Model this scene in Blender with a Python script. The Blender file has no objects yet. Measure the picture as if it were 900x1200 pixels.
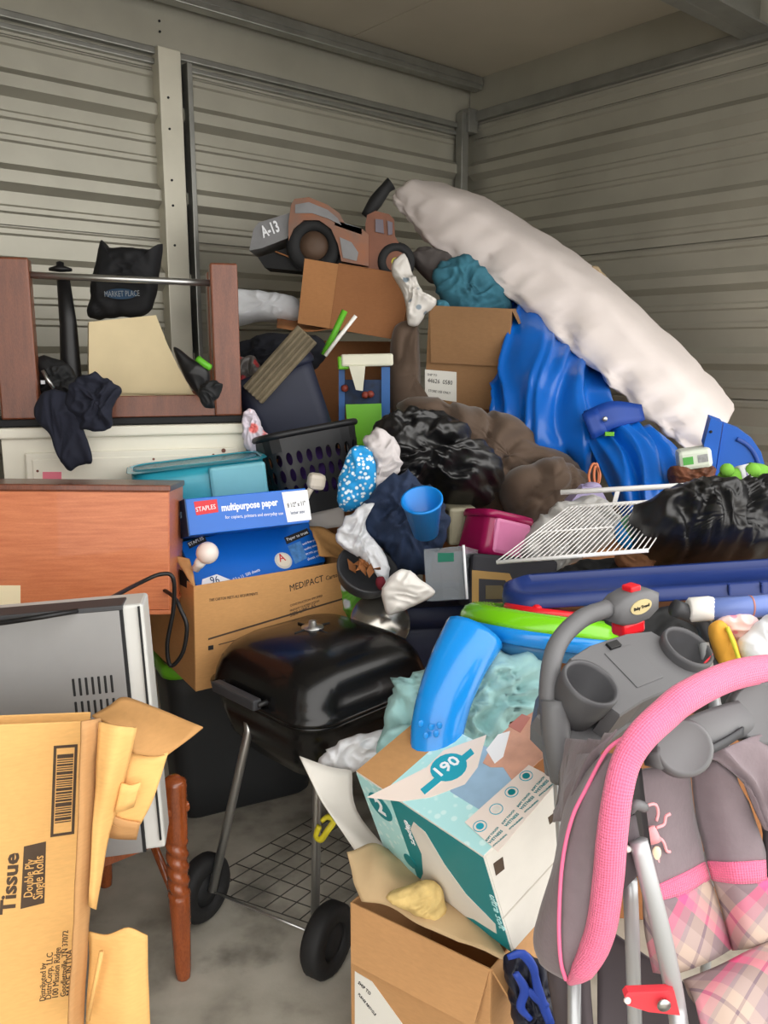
import bpy, bmesh, math, random
import numpy as np
from mathutils import Vector, noise
random.seed(7)
SC = bpy.context.scene
COL = SC.collection
# ------------------------------------------------------------------ camera, sky, exposure
H, F, PIT = 1.45, 980.0, math.radians(10.7)
cam_d = bpy.data.cameras.new('camera'); cam = bpy.data.objects.new('camera', cam_d); COL.objects.link(cam)
cam.location = (0, 0, H); cam.rotation_euler = (math.pi/2 - PIT, 0, 0)
cam_d.sensor_fit = 'VERTICAL'; cam_d.sensor_height = 36.0; cam_d.lens = 36.0*F/1200.0; cam_d.clip_start = 0.05
SC.camera = cam
world = bpy.data.worlds.new('overcast_sky'); SC.world = world; world.use_nodes = True
bg = world.node_tree.nodes['Background']
bg.inputs[0].default_value = (1.0, 0.975, 0.94, 1); bg.inputs[1].default_value = 3.2
SC.view_settings.view_transform = 'Standard'; SC.view_settings.look = 'None'
SC.view_settings.gamma = 1.0; SC.view_settings.use_curve_mapping = False
SC.view_settings.exposure = 0.0

# ------------------------------------------------------------------ camera maths (pixel of the 900x1200 frame -> point at depth Y)
CAMP = np.array([0, 0, H]); FW = np.array([0, math.cos(PIT), -math.sin(PIT)])
UPV = np.array([0, math.sin(PIT), math.cos(PIT)]); RT = np.array([1., 0, 0])
def ray(px, py): return F*FW + (px-450)*RT + (600-py)*UPV
def P(px, py, Y): d = ray(px, py); return CAMP + d*(Y/d[1])
def PZ(px, py, z): d = ray(px, py); return CAMP + d*((z-H)/d[2])
def unit(v): v = np.asarray(v, float); return v/np.linalg.norm(v)
V3 = lambda *a: np.array(a, float)

# ------------------------------------------------------------------ materials
def lin(c): c = c/255.0; return c/12.92 if c <= .04045 else ((c+.055)/1.055)**2.4
def rgb(c): return (lin(c[0]), lin(c[1]), lin(c[2]), 1)
MATS = {}
def _new(name):
    m = bpy.data.materials.new(name); m.use_nodes = True
    return m, m.node_tree, m.node_tree.nodes['Principled BSDF']
def _noise(nt, scale, detail=4, vec=None, stretch=None):
    n = nt.nodes.new('ShaderNodeTexNoise'); n.inputs['Scale'].default_value = scale; n.inputs['Detail'].default_value = detail
    tc = nt.nodes.new('ShaderNodeTexCoord')
    mp = nt.nodes.new('ShaderNodeMapping'); nt.links.new(tc.outputs[vec or 'Object'], mp.inputs[0])
    if stretch: mp.inputs['Scale'].default_value = stretch
    nt.links.new(mp.outputs[0], n.inputs['Vector']); return n
def _mixc(nt, fac, a, b):
    m = nt.nodes.new('ShaderNodeMix'); m.data_type = 'RGBA'
    for k, v in ((0, fac), (6, a), (7, b)):
        if hasattr(v, 'links') or hasattr(v, 'is_linked'): nt.links.new(v, m.inputs[k])
        else: m.inputs[k].default_value = v
    return m.outputs[2]
def _math(nt, op, a, b=0.0, c=None):
    m = nt.nodes.new('ShaderNodeMath'); m.operation = op
    for k, v in ((0, a), (1, b), (2, c)):
        if v is None: continue
        if hasattr(v, 'is_linked'): nt.links.new(v, m.inputs[k])
        else: m.inputs[k].default_value = v
    return m.outputs[0]
def _ramp(nt, fac, stops, interp='LINEAR'):
    r = nt.nodes.new('ShaderNodeValToRGB'); r.color_ramp.interpolation = interp
    e = r.color_ramp.elements
    while len(e) < len(stops): e.new(.5)
    for q, (p, c) in zip(e, stops): q.position = p; q.color = c
    nt.links.new(fac, r.inputs[0]); return r.outputs[0]
def _bump(nt, b, hgt, strength, dist=.01):
    bp = nt.nodes.new('ShaderNodeBump'); bp.inputs['Strength'].default_value = strength; bp.inputs['Distance'].default_value = dist
    nt.links.new(hgt, bp.inputs['Height']); nt.links.new(bp.outputs[0], b.inputs['Normal'])
def M(name, c, rough=.5, metal=0., var=.12, vs=6., bump=0., bs=40., stretch=None, trans=0., coat=0., sheen=0., alpha=None, ior=1.45, bd=.01, c2=None):
    if name in MATS: return MATS[name]
    m, nt, b = _new(name); C = rgb(c)
    if var or c2:
        n = _noise(nt, vs, 5, None, stretch)
        D = rgb(c2) if c2 else tuple(x*(1-var*2.2) for x in C[:3])+(1,)
        fac = _ramp(nt, n.outputs[0], [(.3, (0, 0, 0, 1)), (.7, (1, 1, 1, 1))])
        nt.links.new(_mixc(nt, fac, D, C), b.inputs['Base Color'])
    else: b.inputs['Base Color'].default_value = C
    b.inputs['Roughness'].default_value = rough; b.inputs['Metallic'].default_value = metal; b.inputs['IOR'].default_value = ior
    b.inputs['Transmission Weight'].default_value = trans; b.inputs['Coat Weight'].default_value = coat
    b.inputs['Sheen Weight'].default_value = sheen
    if alpha is not None: b.inputs['Alpha'].default_value = alpha
    if bump: _bump(nt, b, _noise(nt, bs, 6, None, stretch).outputs[0], bump, bd)
    MATS[name] = m; return m
def wood(name, c1, c2, rough=.4, stretch=(2, 30, 30), scale=2.5, coat=.2):
    if name in MATS: return MATS[name]
    m, nt, b = _new(name)
    n = _noise(nt, scale, 8, None, stretch); n2 = _noise(nt, scale*4, 6, None, (stretch[0]*2, stretch[1]*4, stretch[2]*4))
    f = _math(nt, 'MULTIPLY_ADD', n2.outputs[0], .45, _math(nt, 'MULTIPLY', n.outputs[0], .6))
    nt.links.new(_ramp(nt, f, [(.3, rgb(c1)), (.72, rgb(c2))]), b.inputs['Base Color'])
    b.inputs['Roughness'].default_value = rough; b.inputs['Coat Weight'].default_value = coat
    _bump(nt, b, n2.outputs[0], .08, .004); MATS[name] = m; return m
def cardboard(name, c):
    if name in MATS: return MATS[name]
    m, nt, b = _new(name); C = rgb(c)
    n = _noise(nt, 3.5, 6); n2 = _noise(nt, 60, 3, None, (1, 1, 4))
    f = _math(nt, 'MULTIPLY_ADD', n2.outputs[0], .35, _math(nt, 'MULTIPLY', n.outputs[0], .65))
    nt.links.new(_ramp(nt, f, [(.3, tuple(x*.8 for x in C[:3])+(1,)), (.65, C)]), b.inputs['Base Color'])
    b.inputs['Roughness'].default_value = .78
    nb = _noise(nt, 9, 3); _bump(nt, b, nb.outputs[0], .25, .02); MATS[name] = m; return m
def plaid():
    if 'plaid_cloth' in MATS: return MATS['plaid_cloth']
    m, nt, b = _new('plaid_cloth'); tc = nt.nodes.new('ShaderNodeTexCoord')
    mp = nt.nodes.new('ShaderNodeMapping'); mp.inputs['Rotation'].default_value = (0, 0, .72); nt.links.new(tc.outputs['UV'], mp.inputs[0])
    sp = nt.nodes.new('ShaderNodeSeparateXYZ'); nt.links.new(mp.outputs[0], sp.inputs[0])
    W, G, PK, LP, CR = rgb((150, 132, 134)), rgb((122, 104, 110)), rgb((214, 84, 130)), rgb((186, 122, 136)), rgb((180, 160, 146))
    outs = []
    for o in (sp.outputs[0], sp.outputs[1]):
        fr = _math(nt, 'FRACT', _math(nt, 'MULTIPLY', o, 7.5))
        outs.append(_ramp(nt, fr, [(0, W), (.18, G), (.34, PK), (.46, LP), (.58, W), (.64, CR), (.82, G), (.86, CR)], 'CONSTANT'))
    nt.links.new(_mixc(nt, .5, outs[0], outs[1]), b.inputs['Base Color']); b.inputs['Roughness'].default_value = .85
    MATS['plaid_cloth'] = m; return m
def quilt(name, c, k=90., st=.5):
    if name in MATS: return MATS[name]
    m, nt, b = _new(name); tc = nt.nodes.new('ShaderNodeTexCoord')
    sp = nt.nodes.new('ShaderNodeSeparateXYZ'); nt.links.new(tc.outputs['UV'], sp.inputs[0])
    u, v = sp.outputs[0], sp.outputs[1]
    s1 = _math(nt, 'SINE', _math(nt, 'MULTIPLY', _math(nt, 'ADD', u, v), k*6.28)); s2 = _math(nt, 'SINE', _math(nt, 'MULTIPLY', _math(nt, 'SUBTRACT', u, v), k*6.28))
    h = _math(nt, 'MULTIPLY_ADD', _math(nt, 'MULTIPLY', s1, s2), .5, .5)
    C = rgb(c); nt.links.new(_mixc(nt, h, tuple(x*.82 for x in C[:3])+(1,), C), b.inputs['Base Color'])
    b.inputs['Roughness'].default_value = .75; b.inputs['Sheen Weight'].default_value = .2
    _bump(nt, b, h, st, .003); MATS[name] = m; return m
def spotted(name, c, d, scale=45., thr=.32, rough=.8):
    if name in MATS: return MATS[name]
    m, nt, b = _new(name); tc = nt.nodes.new('ShaderNodeTexCoord')
    v = nt.nodes.new('ShaderNodeTexVoronoi'); v.inputs['Scale'].default_value = scale; nt.links.new(tc.outputs['Object'], v.inputs['Vector'])
    f = _ramp(nt, v.outputs['Distance'], [(thr*.7, (1, 1, 1, 1)), (thr, (0, 0, 0, 1))])
    nt.links.new(_mixc(nt, f, rgb(c), rgb(d)), b.inputs['Base Color']); b.inputs['Roughness'].default_value = rough
    MATS[name] = m; return m
def concrete():
    m, nt, b = _new('concrete')
    n = _noise(nt, 1.6, 8); n2 = _noise(nt, 9, 8); n3 = _noise(nt, 120, 3)
    f = _math(nt, 'MULTIPLY_ADD', n2.outputs[0], .5, _math(nt, 'MULTIPLY', n.outputs[0], .5))
    base = _ramp(nt, f, [(.36, rgb((120, 116, 106))), (.5, rgb((168, 163, 150))), (.64, rgb((186, 181, 168)))])
    n4 = _noise(nt, 4.2, 9)
    st = _ramp(nt, n4.outputs[0], [(.27, (.8, .8, .8, 1)), (.4, (0, 0, 0, 1))])
    c2 = _mixc(nt, st, base, rgb((88, 85, 78)))
    nt.links.new(c2, b.inputs['Base Color']); b.inputs['Roughness'].default_value = .72
    _bump(nt, b, n3.outputs[0], .12, .003); return m
def bagplastic(name, c, rough=.28, st=.7):
    if name in MATS: return MATS[name]
    m, nt, b = _new(name); b.inputs['Base Color'].default_value = rgb(c); b.inputs['Roughness'].default_value = rough
    b.inputs['Specular IOR Level'].default_value = .7
    n = _noise(nt, 9, 2, None, (1, 1, 1)); n.noise_type = 'RIDGED_MULTIFRACTAL' if hasattr(n, 'noise_type') else None
    _bump(nt, b, n.outputs[0], st, .02); MATS[name] = m; return m

CARD = cardboard('cardboard_brown', (196, 148, 96)); CARDL = cardboard('cardboard_golden', (236, 184, 112)); CARDD = cardboard('cardboard_dark', (168, 112, 68))
CARDI = cardboard('cardboard_inside', (188, 140, 84))
CONC = concrete()
GALV = M('galvanized_sheet', (172, 169, 156), .42, .5, .08, 3., .05, 25)
GALVS = M('galvanized_stud', (206, 202, 186), .4, .3, .06, 5); GALVD = M('galvanized_steel', (150, 150, 145), .38, .75, .12, 8.)
CEIL = M('painted_ceiling_sheet', (176, 168, 152), .6, .1, .05, 2.)
BLK = M('black_plastic', (22, 22, 24), .42, 0, .1); BLKM = M('black_matte', (26, 27, 29), .7, 0, .15)
INK = M('dark_print', (82, 66, 52), .8, 0, .1, 30); INKB = M('black_print', (38, 36, 36), .7, 0, 0); WHT = M('white_plastic', (236, 234, 228), .4, 0, .03)
WHP = M('white_print', (240, 242, 246), .6, 0, 0); CHROME = M('brushed_steel', (190, 190, 188), .3, .9, .06)
GREYD2 = M('mid_grey_plastic', (84, 84, 87), .45, 0, .06); GREYP = M('grey_plastic', (104, 104, 106), .48, 0, .06); GREYL = M('light_grey_tube', (176, 178, 180), .35, .5, .05); GREYD = M('charcoal_plastic', (62, 63, 66), .5, 0, .08)

# ------------------------------------------------------------------ mesh building
ORG = {}
def Rm(yaw, pit, rol):
    cy, sy = math.cos(yaw), math.sin(yaw); cp, sp = math.cos(pit), math.sin(pit); cr, sr = math.cos(rol), math.sin(rol)
    return np.array([[cy, -sy, 0], [sy, cy, 0], [0, 0, 1]]) @ np.array([[1, 0, 0], [0, cp, -sp], [0, sp, cp]]) @ np.array([[cr, 0, sr], [0, 1, 0], [-sr, 0, cr]])
class Fr:
    def __init__(s, O, yaw=0, pit=0, rol=0):
        s.O = np.array(O, float); s.M = Rm(*[math.radians(a) for a in (yaw, pit, rol)])
    def p(s, x, y, z): return s.O + s.M @ np.array([x, y, z], float)
    def ax(s, k): return s.M[:, 'xyz'.index(k)]
    def hit(s, px, py, k, val):
        i = 'xyz'.index(k); d = s.M.T @ ray(px, py); o = s.M.T @ (CAMP-s.O); return o + d*((val-o[i])/d[i])
    def hw(s, px, py, k, val): return s.p(*s.hit(px, py, k, val))
WF = Fr((0, 0, 0))
class MB:
    def __init__(s): s.v = []; s.f = []; s.uv = []; s.sm = []
    def add(s, vs, fs, smooth=False, uvs=None):
        o = len(s.v); s.v += [tuple(map(float, v)) for v in vs]
        s.uv += [tuple(u) for u in uvs] if uvs is not None else [(0, 0)]*len(vs)
        for f in fs: s.f.append(tuple(i+o for i in f)); s.sm.append(smooth)
        return s
    def box(s, fr, lo, hi, bv=0.0):
        bm = bmesh.new(); bmesh.ops.create_cube(bm, size=1.0)
        lo, hi = np.array(lo, float), np.array(hi, float)
        for v in bm.verts: q = lo+(np.array(v.co)+.5)*(hi-lo); v.co = q
        if bv: bmesh.ops.bevel(bm, geom=bm.edges[:], offset=bv, segments=2, profile=.5, affect='EDGES', clamp_overlap=True)
        bm.verts.index_update()
        s.add([fr.p(*v.co) for v in bm.verts], [[v.index for v in f.verts] for f in bm.faces]); bm.free(); return s
    def prism(s, pts, off):
        pts = [np.asarray(p, float) for p in pts]; n = len(pts); off = np.asarray(off, float)
        s.add(pts+[p+off for p in pts], [list(range(n))[::-1], list(range(n, 2*n))]+[[i, (i+1) % n, n+(i+1) % n, n+i] for i in range(n)]); return s
    def rings(s, rings, cap=True, smooth=True, closed=False, uvs=None):
        n = len(rings[0]); m = len(rings); vs = [p for r in rings for p in r]; fs = []
        for a in range(m if closed else m-1):
            b = (a+1) % m
            for i in range(n): j = (i+1) % n; fs.append([a*n+i, a*n+j, b*n+j, b*n+i])
        if cap and not closed: fs += [list(range(n))[::-1], [(m-1)*n+i for i in range(n)]]
        s.add(vs, fs, smooth, uvs); return s
    def tube(s, pts, r, n=10, res=0, flat=1.0, up=None, uvk=None):
        pts = [np.asarray(p, float) for p in pts]
        if np.isscalar(r): r = [r]*len(pts)
        if res: pts, r = spline(pts, res), list(np.interp(np.linspace(0, len(pts)-1, (len(pts)-1)*res+1), range(len(pts)), r))
        rs = []; prev = None; uvs = []; L = 0
        for i, p in enumerate(pts):
            t = unit(pts[min(i+1, len(pts)-1)]-pts[max(i-1, 0)])
            if prev is None:
                a = np.asarray(up, float) if up is not None else (V3(0, 0, 1) if abs(t[2]) < .9 else V3(1, 0, 0))
            else: a = prev
            a = unit(a-t*(a@t)); b = np.cross(t, a); prev = a
            if i: L += np.linalg.norm(p-pts[i-1])
            rs.append([p+a*r[i]*math.cos(2*math.pi*k/n)+b*r[i]*flat*math.sin(2*math.pi*k/n) for k in range(n)])
            uvs += [(L, abs(k/n-.5)*2*math.pi*r[i]) for k in range(n)]
        return s.rings(rs, True, True, False, uvs)
    def lathe(s, prof, O, ax, n=24, cap=True, up=None):
        ax = unit(ax); a = np.asarray(up, float) if up is not None else (V3(0, 0, 1) if abs(ax[2]) < .9 else V3(1, 0, 0)); a = unit(a-ax*(a@ax)); b = np.cross(ax, a)
        O = np.asarray(O, float)
        return s.rings([[O+ax*h+(a*math.cos(2*math.pi*k/n)+b*math.sin(2*math.pi*k/n))*r for k in range(n)] for r, h in prof], cap)
    def ball(s, c, r, n=14, amp=0, fq=8, fr=WF):
        r = np.array([r]*3 if np.isscalar(r) else r, float); rs = []
        for i in range(1, n):
            t = math.pi*i/n; ring = []
            for k in range(n*2-4):
                a = 2*math.pi*k/(n*2-4); d = V3(math.sin(t)*math.cos(a), math.sin(t)*math.sin(a), -math.cos(t))
                q = fr.M@(d*r); q = np.asarray(c)+q*(1+amp*noise.noise(Vector(d*fq*.3+np.asarray(c)*7))); ring.append(q)
            rs.append(ring)
        return s.rings(rs)
    def inflate(s, out, Y=None, df=.06, db=.06, amp=.01, fq=9., seed=0., tilt=.3, nr=11, n=60, pw=2.8, rid=True, ctr=None, st=(1, 1, 1)):
        n = int(n*1.4); nr = int(nr*1.7)
        pts = [P(q[0], q[1], q[2] if len(q) > 2 else Y) for q in out]
        pts = spline(pts+[pts[0]], 8, closed=True)
        idx = np.linspace(0, len(pts)-1, n, endpoint=False); A = np.array(pts)
        A = np.array([[np.interp(t, range(len(pts)), A[:, k]) for k in range(3)] for t in idx])
        c = A.mean(0) if ctr is None else P(*ctr); nn = unit(V3(0, -1, tilt)); st = np.array(st)
        rings = []
        for sgn, d in ((1, df), (-1, db)):
            R = []
            for k in range(nr+1):
                t = k/nr; h = max(0, 1-t**pw)**.5; ring = []
                for q in A:
                    w = c+(q-c)*t; v = Vector(w*fq*1.5*st+np.array([seed, seed*1.7, -seed]))
                    v = v+Vector((noise.noise(v*.6), noise.noise(v*.6+Vector((5, 1, 2))), noise.noise(v*.6+Vector((1, 8, 3)))))*1.1
                    n1, n2 = abs(noise.noise(v)), abs(noise.noise(v*2.2+Vector((3, 3, 3))))
                    e = (1-n1*3.4+.5*(1-n2*3.4)) if rid else (min(n1*3.2, 1)**.7*1.3-.6+.35*min(n2*3, 1))
                    ring.append(w+nn*(sgn*d*h+(amp*e*(.35+.65*h) if sgn > 0 else 0))+(w-c)*(.5*amp*e*t**4/(np.linalg.norm(q-c)+.02)))
                R.append(ring)
            rings.append(R)
        R = rings[0]+rings[1][::-1][1:]
        c0, c1 = R[0], R[-1]; R[0] = [c0[0]]*n if False else c0
        return s.rings(R, False)
    def patch(s, rows, nu=8, nv=8, th=.004, amp=0., fq=10., seed=0., uvs=1., raw=False, st=(1, 1, 1), uf=None):
        R = [[np.asarray(q, float) if raw else P(*q) for q in r] for r in rows]
        R = [spline(r, nu) if len(r) > 2 else list(np.linspace(r[0], r[1], nu+1)) for r in R]
        cols = list(zip(*R)); G = [spline(list(cn), nv) if len(cn) > 2 else list(np.linspace(cn[0], cn[1], nv+1)) for cn in cols]
        G = np.array(G).transpose(1, 0, 2)      # v,u,3
        a, b = G.shape[:2]; N = np.cross(np.gradient(G, axis=1), np.gradient(G, axis=0)); N /= (np.linalg.norm(N, axis=2, keepdims=True)+1e-9)
        side = np.sign((N*(CAMP-G)).sum(2).mean()) or 1; N *= side; st = np.array(st)
        if amp:
            for i in range(a):
                for j in range(b):
                    v = Vector(G[i, j]*fq*st+seed); e = (1-2.2*abs(noise.noise(v)))+.4*noise.noise(v*2.1)
                    G[i, j] += N[i, j]*amp*e
        if uf:
            for i in range(a):
                for j in range(b):
                    u, v = j/(b-1), i/(a-1); x = u*uf[0]+.55*noise.noise(Vector((u*uf[0]*.5, v*1.6, seed)))*2
                    e = 1-2.6*abs(noise.noise(Vector((x, v*.5, seed+9))))
                    G[i, j] += N[i, j]*uf[1]*e
        B = G-N*th; vs = list(G.reshape(-1, 3))+list(B.reshape(-1, 3)); o = a*b; fs = []
        lu = np.concatenate([[0], np.cumsum(np.linalg.norm(np.diff(G[a//2], axis=0), axis=1))]); lv = np.concatenate([[0], np.cumsum(np.linalg.norm(np.diff(G[:, b//2], axis=0), axis=1))])
        uv = [(lu[j]*uvs, lv[i]*uvs) for i in range(a) for j in range(b)]*2
        for i in range(a-1):
            for j in range(b-1):
                q = [i*b+j, i*b+j+1, (i+1)*b+j+1, (i+1)*b+j]; fs += [q, [x+o for x in q[::-1]]]
        bd = [j for j in range(b)]+[i*b+b-1 for i in range(1, a)]+[(a-1)*b+j for j in range(b-2, -1, -1)]+[i*b for i in range(a-2, 0, -1)]
        for x, y in zip(bd, bd[1:]+bd[:1]): fs.append([y, x, x+o, y+o])
        s.add(vs, fs, True, uv); return s
    def done(s, name, mat, parent=None, label=None, cat=None, group=None, kind=None, recalc=True):
        V = np.array(s.v)
        org = ORG[parent.name] if parent is not None else V3((V[:, 0].min()+V[:, 0].max())/2, (V[:, 1].min()+V[:, 1].max())/2, V[:, 2].min())
        me = bpy.data.meshes.new(name); me.from_pydata([tuple(v) for v in V-org], [], s.f)
        me.polygons.foreach_set('use_smooth', s.sm)
        uvl = me.uv_layers.new(name='UVMap'); li = np.zeros(len(me.loops), dtype=np.int32); me.loops.foreach_get('vertex_index', li)
        uvl.data.foreach_set('uv', np.array(s.uv)[li].astype(np.float32).ravel())
        if recalc:
            bm = bmesh.new(); bm.from_mesh(me); bmesh.ops.recalc_face_normals(bm, faces=bm.faces[:]); bm.to_mesh(me); bm.free()
        me.materials.append(mat); o = bpy.data.objects.new(name, me); COL.objects.link(o)
        if parent is not None: o.parent = parent
        else: o.location = org
        ORG[o.name] = org
        tag(o, label, cat, group, kind); return o
def tag(o, label=None, cat=None, group=None, kind=None):
    for k, v in (('label', label), ('category', cat), ('group', group), ('kind', kind)):
        if v: o[k] = v
def T(name, label, cat, loc, group=None):
    o = bpy.data.objects.new(name, None); COL.objects.link(o); o.location = loc; o.empty_display_size = .05
    ORG[o.name] = np.array(loc, float); tag(o, label, cat, group); return o
def spline(pts, res, closed=False):
    pts = [np.asarray(p, float) for p in pts]; n = len(pts); out = []
    for i in range(n-1):
        if closed: p0, p1, p2, p3 = pts[(i-1) % (n-1)], pts[i], pts[i+1], pts[(i+2) % (n-1)]
        else:
            p1, p2 = pts[i], pts[i+1]; p0 = pts[i-1] if i else 2*p1-p2; p3 = pts[i+2] if i+2 < n else 2*p2-p1
        for k in range(res):
            t = k/res; out.append(.5*((2*p1)+(p2-p0)*t+(2*p0-5*p1+4*p2-p3)*t*t+(3*p1-p0-3*p2+p3)*t**3))
    out.append(pts[-1]); return out
FONTS = {}
def text(body, A, B, n, mat, parent, name='lettering', hs=1.0, off=.0, size=None):
    A, B, n = np.asarray(A, float), np.asarray(B, float), unit(n)
    cu = bpy.data.curves.new('t', 'FONT'); cu.body = body; cu.resolution_u = 2; cu.extrude = .006; cu.offset = off
    ob = bpy.data.objects.new('t', cu); COL.objects.link(ob)
    dg = bpy.context.evaluated_depsgraph_get(); me = bpy.data.meshes.new_from_object(ob.evaluated_get(dg))
    W = np.array([v.co[:] for v in me.vertices]); fs = [tuple(p.vertices) for p in me.polygons]
    bpy.data.objects.remove(ob); bpy.data.curves.remove(cu); bpy.data.meshes.remove(me)
    x = unit(B-A); up = unit(np.cross(n, x)); k = np.linalg.norm(B-A)/max(W[:, 0].max()-W[:, 0].min(), 1e-6); W[:, 0] -= W[:, 0].min()
    t = .0006
    return MB().add([A+x*w[0]*k+up*w[1]*k*hs+n*(t*.5+w[2]/.006*t) for w in W], fs).done(name, mat, parent, recalc=False)
def outn(fr, k, val): return fr.ax(k)*(1 if val > 0.01 else -1)
def ftext(body, fr, k, val, a, b, mat, parent, hs=1., name='lettering', off=0.):
    return text(body, fr.hw(*a, k, val), fr.hw(*b, k, val), outn(fr, k, val), mat, parent, name, hs, off)
def decal(fr, k, val, pts, mat, parent, name='print', t=.0008, px=True, lift=0.):
    W = [fr.hw(*q, k, val) if px else fr.p(*q) for q in pts]; n = outn(fr, k, val)
    return MB().prism([w+n*lift for w in W], n*t).done(name, mat, parent)
def disc(fr, k, val, c, r, mat, parent, name='print', t=.0008, lift=0., n=20, px=True, r2=None):
    C = fr.hw(*c, k, val) if px else fr.p(*c); i = 'xyz'.index(k); ax = [fr.M[:, j] for j in range(3) if j != i]; nn = outn(fr, k, val)
    if r2:
        mb = MB(); mb.rings([[C+nn*(lift+h)+(ax[0]*math.cos(a)+ax[1]*math.sin(a))*rr for a in np.linspace(0, 6.2832, n, endpoint=False)] for rr, h in ((r, 0), (r, t), (r2, t), (r2, 0))], False, False, True)
        return mb.done(name, mat, parent)
    return MB().prism([C+nn*lift+(ax[0]*math.cos(a)+ax[1]*math.sin(a))*r for a in np.linspace(0, 6.2832, n, endpoint=False)], nn*t).done(name, mat, parent)
def carton(root, fr, L, D, Hh, mat, flaps=(), t=.004, skip='', inner=None, lid=False, raised=0):
    B = lambda lo, hi, nm, m=mat: MB().box(fr, lo, hi, .0015).done(nm, m, root)
    if 'F' not in skip: B((0, 0, 0), (L, t, Hh), 'front_panel')
    if 'B' not in skip: B((0, D-t, 0), (L, D, Hh), 'back_panel')
    if 'L' not in skip: B((0, t, 0), (t, D-t, Hh), 'side_panel')
    if 'R' not in skip: B((L-t, t, 0), (L, D-t, Hh), 'side_panel')
    B((t, t, 0), (L-t, D-t, t), 'bottom_panel')
    if lid: B((0, 0, Hh), (L, D, Hh+t), 'top_panel')
    for e, d, ang in flaps:
        a = math.radians(ang); s, c = math.sin(a), math.cos(a); g = .003; sk = .02
        if e in 'FB':
            y0 = 0 if e == 'F' else D; sg = -1 if e == 'F' else 1
            q = [(g, y0, Hh), (L-g, y0, Hh), (L-sk, y0+sg*d*s, Hh+d*c), (sk, y0+sg*d*s, Hh+d*c)]
        else:
            x0 = 0 if e == 'L' else L; sg = -1 if e == 'L' else 1
            q = [(x0, g, Hh), (x0, D-g, Hh), (x0+sg*d*s, D-sk, Hh+d*c), (x0+sg*d*s, sk, Hh+d*c)]
        q = [fr.p(*w) for w in q]; nn = unit(np.cross(q[1]-q[0], q[3]-q[0]))
        MB().prism(q, nn*t).done('flap', inner or mat, root)
def rrect(L, D, r, n=5):
    r = min(r, L/2-1e-4, D/2-1e-4); out = []
    for cx, cy, a0 in ((L-r, D-r, 0), (r, D-r, 90), (r, r, 180), (L-r, r, 270)):
        for k in range(n+1): a = math.radians(a0+90*k/n); out.append((cx+r*math.cos(a), cy+r*math.sin(a)))
    return out
def tub(root, fr, L, D, Hh, mat, rim=None, taper=.04, r=.04, wall=.004, rimh=.025, rimw=.012, solid=False):
    def ring(ins, z, rr=r): return [fr.p(x+ins, y+ins, z) for x, y in rrect(L-2*ins, D-2*ins, max(rr, .005))]
    R = [ring(taper+.01, 0), ring(taper, .012)]+[ring(taper*(1-k/5), .012+(Hh-.012)*k/5) for k in range(1, 6)]
    if not solid: R += [ring(wall, Hh), ring(taper+wall, .02)]
    MB().rings(R).done('body', mat, root)
    if rim is not None:
        z0 = Hh-rimh
        MB().rings([ring(.001, z0), ring(-rimw, z0), ring(-rimw-.002, z0+rimh*.5), ring(-rimw, Hh), ring(-rimw*.3, Hh+.004), ring(wall*1.2, Hh+.002), ring(wall*1.2, z0)], False, True, True).done('rim', rim, root)
def wheel(root, c, ax, r, w, tire, hubm, name='wheel'):
    o = MB().lathe([(r*.55, -w*.5), (r*.9, -w*.5), (r, -w*.3), (r, w*.3), (r*.9, w*.5), (r*.55, w*.5), (r*.5, w*.25), (r*.5, -w*.25), (r*.55, -w*.5)], c, ax, 28, False).done(name, tire, root)
    MB().lathe([(.001, -w*.35), (r*.53, -w*.3), (r*.53, w*.3), (r*.2, w*.42), (.001, w*.45)], c, ax, 18).done('hub', hubm, o)
    return o
# ------------------------------------------------------------------ the storage unit (room frame: x along back wall to the corner, y outward, z up)
RF = Fr((.464, 4.9, 0), 40.4)
ZC, ZR = 2.9, 2.66
MB().box(RF, (-7, -9, -.15), (.4, .4, 0)).done('floor', CONC, kind='structure')
wb = MB().box(RF, (-5.2, .02, 0), (.1, .08, 3.4)).done('wall_back', GALV, kind='structure')
wr = MB().box(RF, (.02, -2.95, 0), (.08, .02, 3.4)).done('wall_right', GALV, kind='structure')
def prof(z0, z1, per=.335, ph=.09):
    pts = []
    k0 = math.floor((z0-ph)/per)-1
    for k in range(k0, k0+12):
        b = ph+k*per
        for dz, d in ((-.05, 0), (-.022, .034), (.022, .034), (.05, 0), (.125, 0), (.133, .007), (.15, .007), (.158, 0), (.205, 0), (.213, .007), (.23, .007), (.238, 0)):
            if z0 < b+dz < z1: pts.append((b+dz, d))
    def dep(z):
        q = (z-ph+per/2) % per-per/2
        return .034*max(0, min(1, (.05-abs(q))/.028))
    return [(z0, dep(z0))]+pts+[(z1, dep(z1))]
def sheet(x0, x1, z0, z1, wall, along='x'):
    pr = prof(z0, z1); q = [(z, -d) for z, d in pr]+[(z1, .015), (z0, .015)]
    if along == 'x': A = [RF.p(x0, d, z) for z, d in q]; off = RF.ax('x')*(x1-x0)
    else: A = [RF.p(d, x0, z) for z, d in q]; off = RF.ax('y')*(x1-x0)
    MB().prism(A, off).done('panel', GALV, wall)
for z0, z1 in ((0, .585), (.59, 1.255), (1.26, 1.925), (1.93, 2.597), (2.6, ZR)):
    sheet(-5.2, -1.83, z0, z1, wb); sheet(-1.74, -.03, z0, z1, wb)
for z0, z1 in ((0, .585), (.59, 1.255), (1.26, 1.925), (1.93, 2.597), (2.6, 2.72)):
    sheet(-2.9, -.04, z0, z1, wr, 'y')
MB().box(RF, (-5.2, -.012, ZR), (0, .015, ZC)).done('header_band', GALV, wb)
MB().box(RF, (-.012, -2.87, 2.72), (.015, -.02, 3.4)).done('header_band', GALV, wr)
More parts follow.
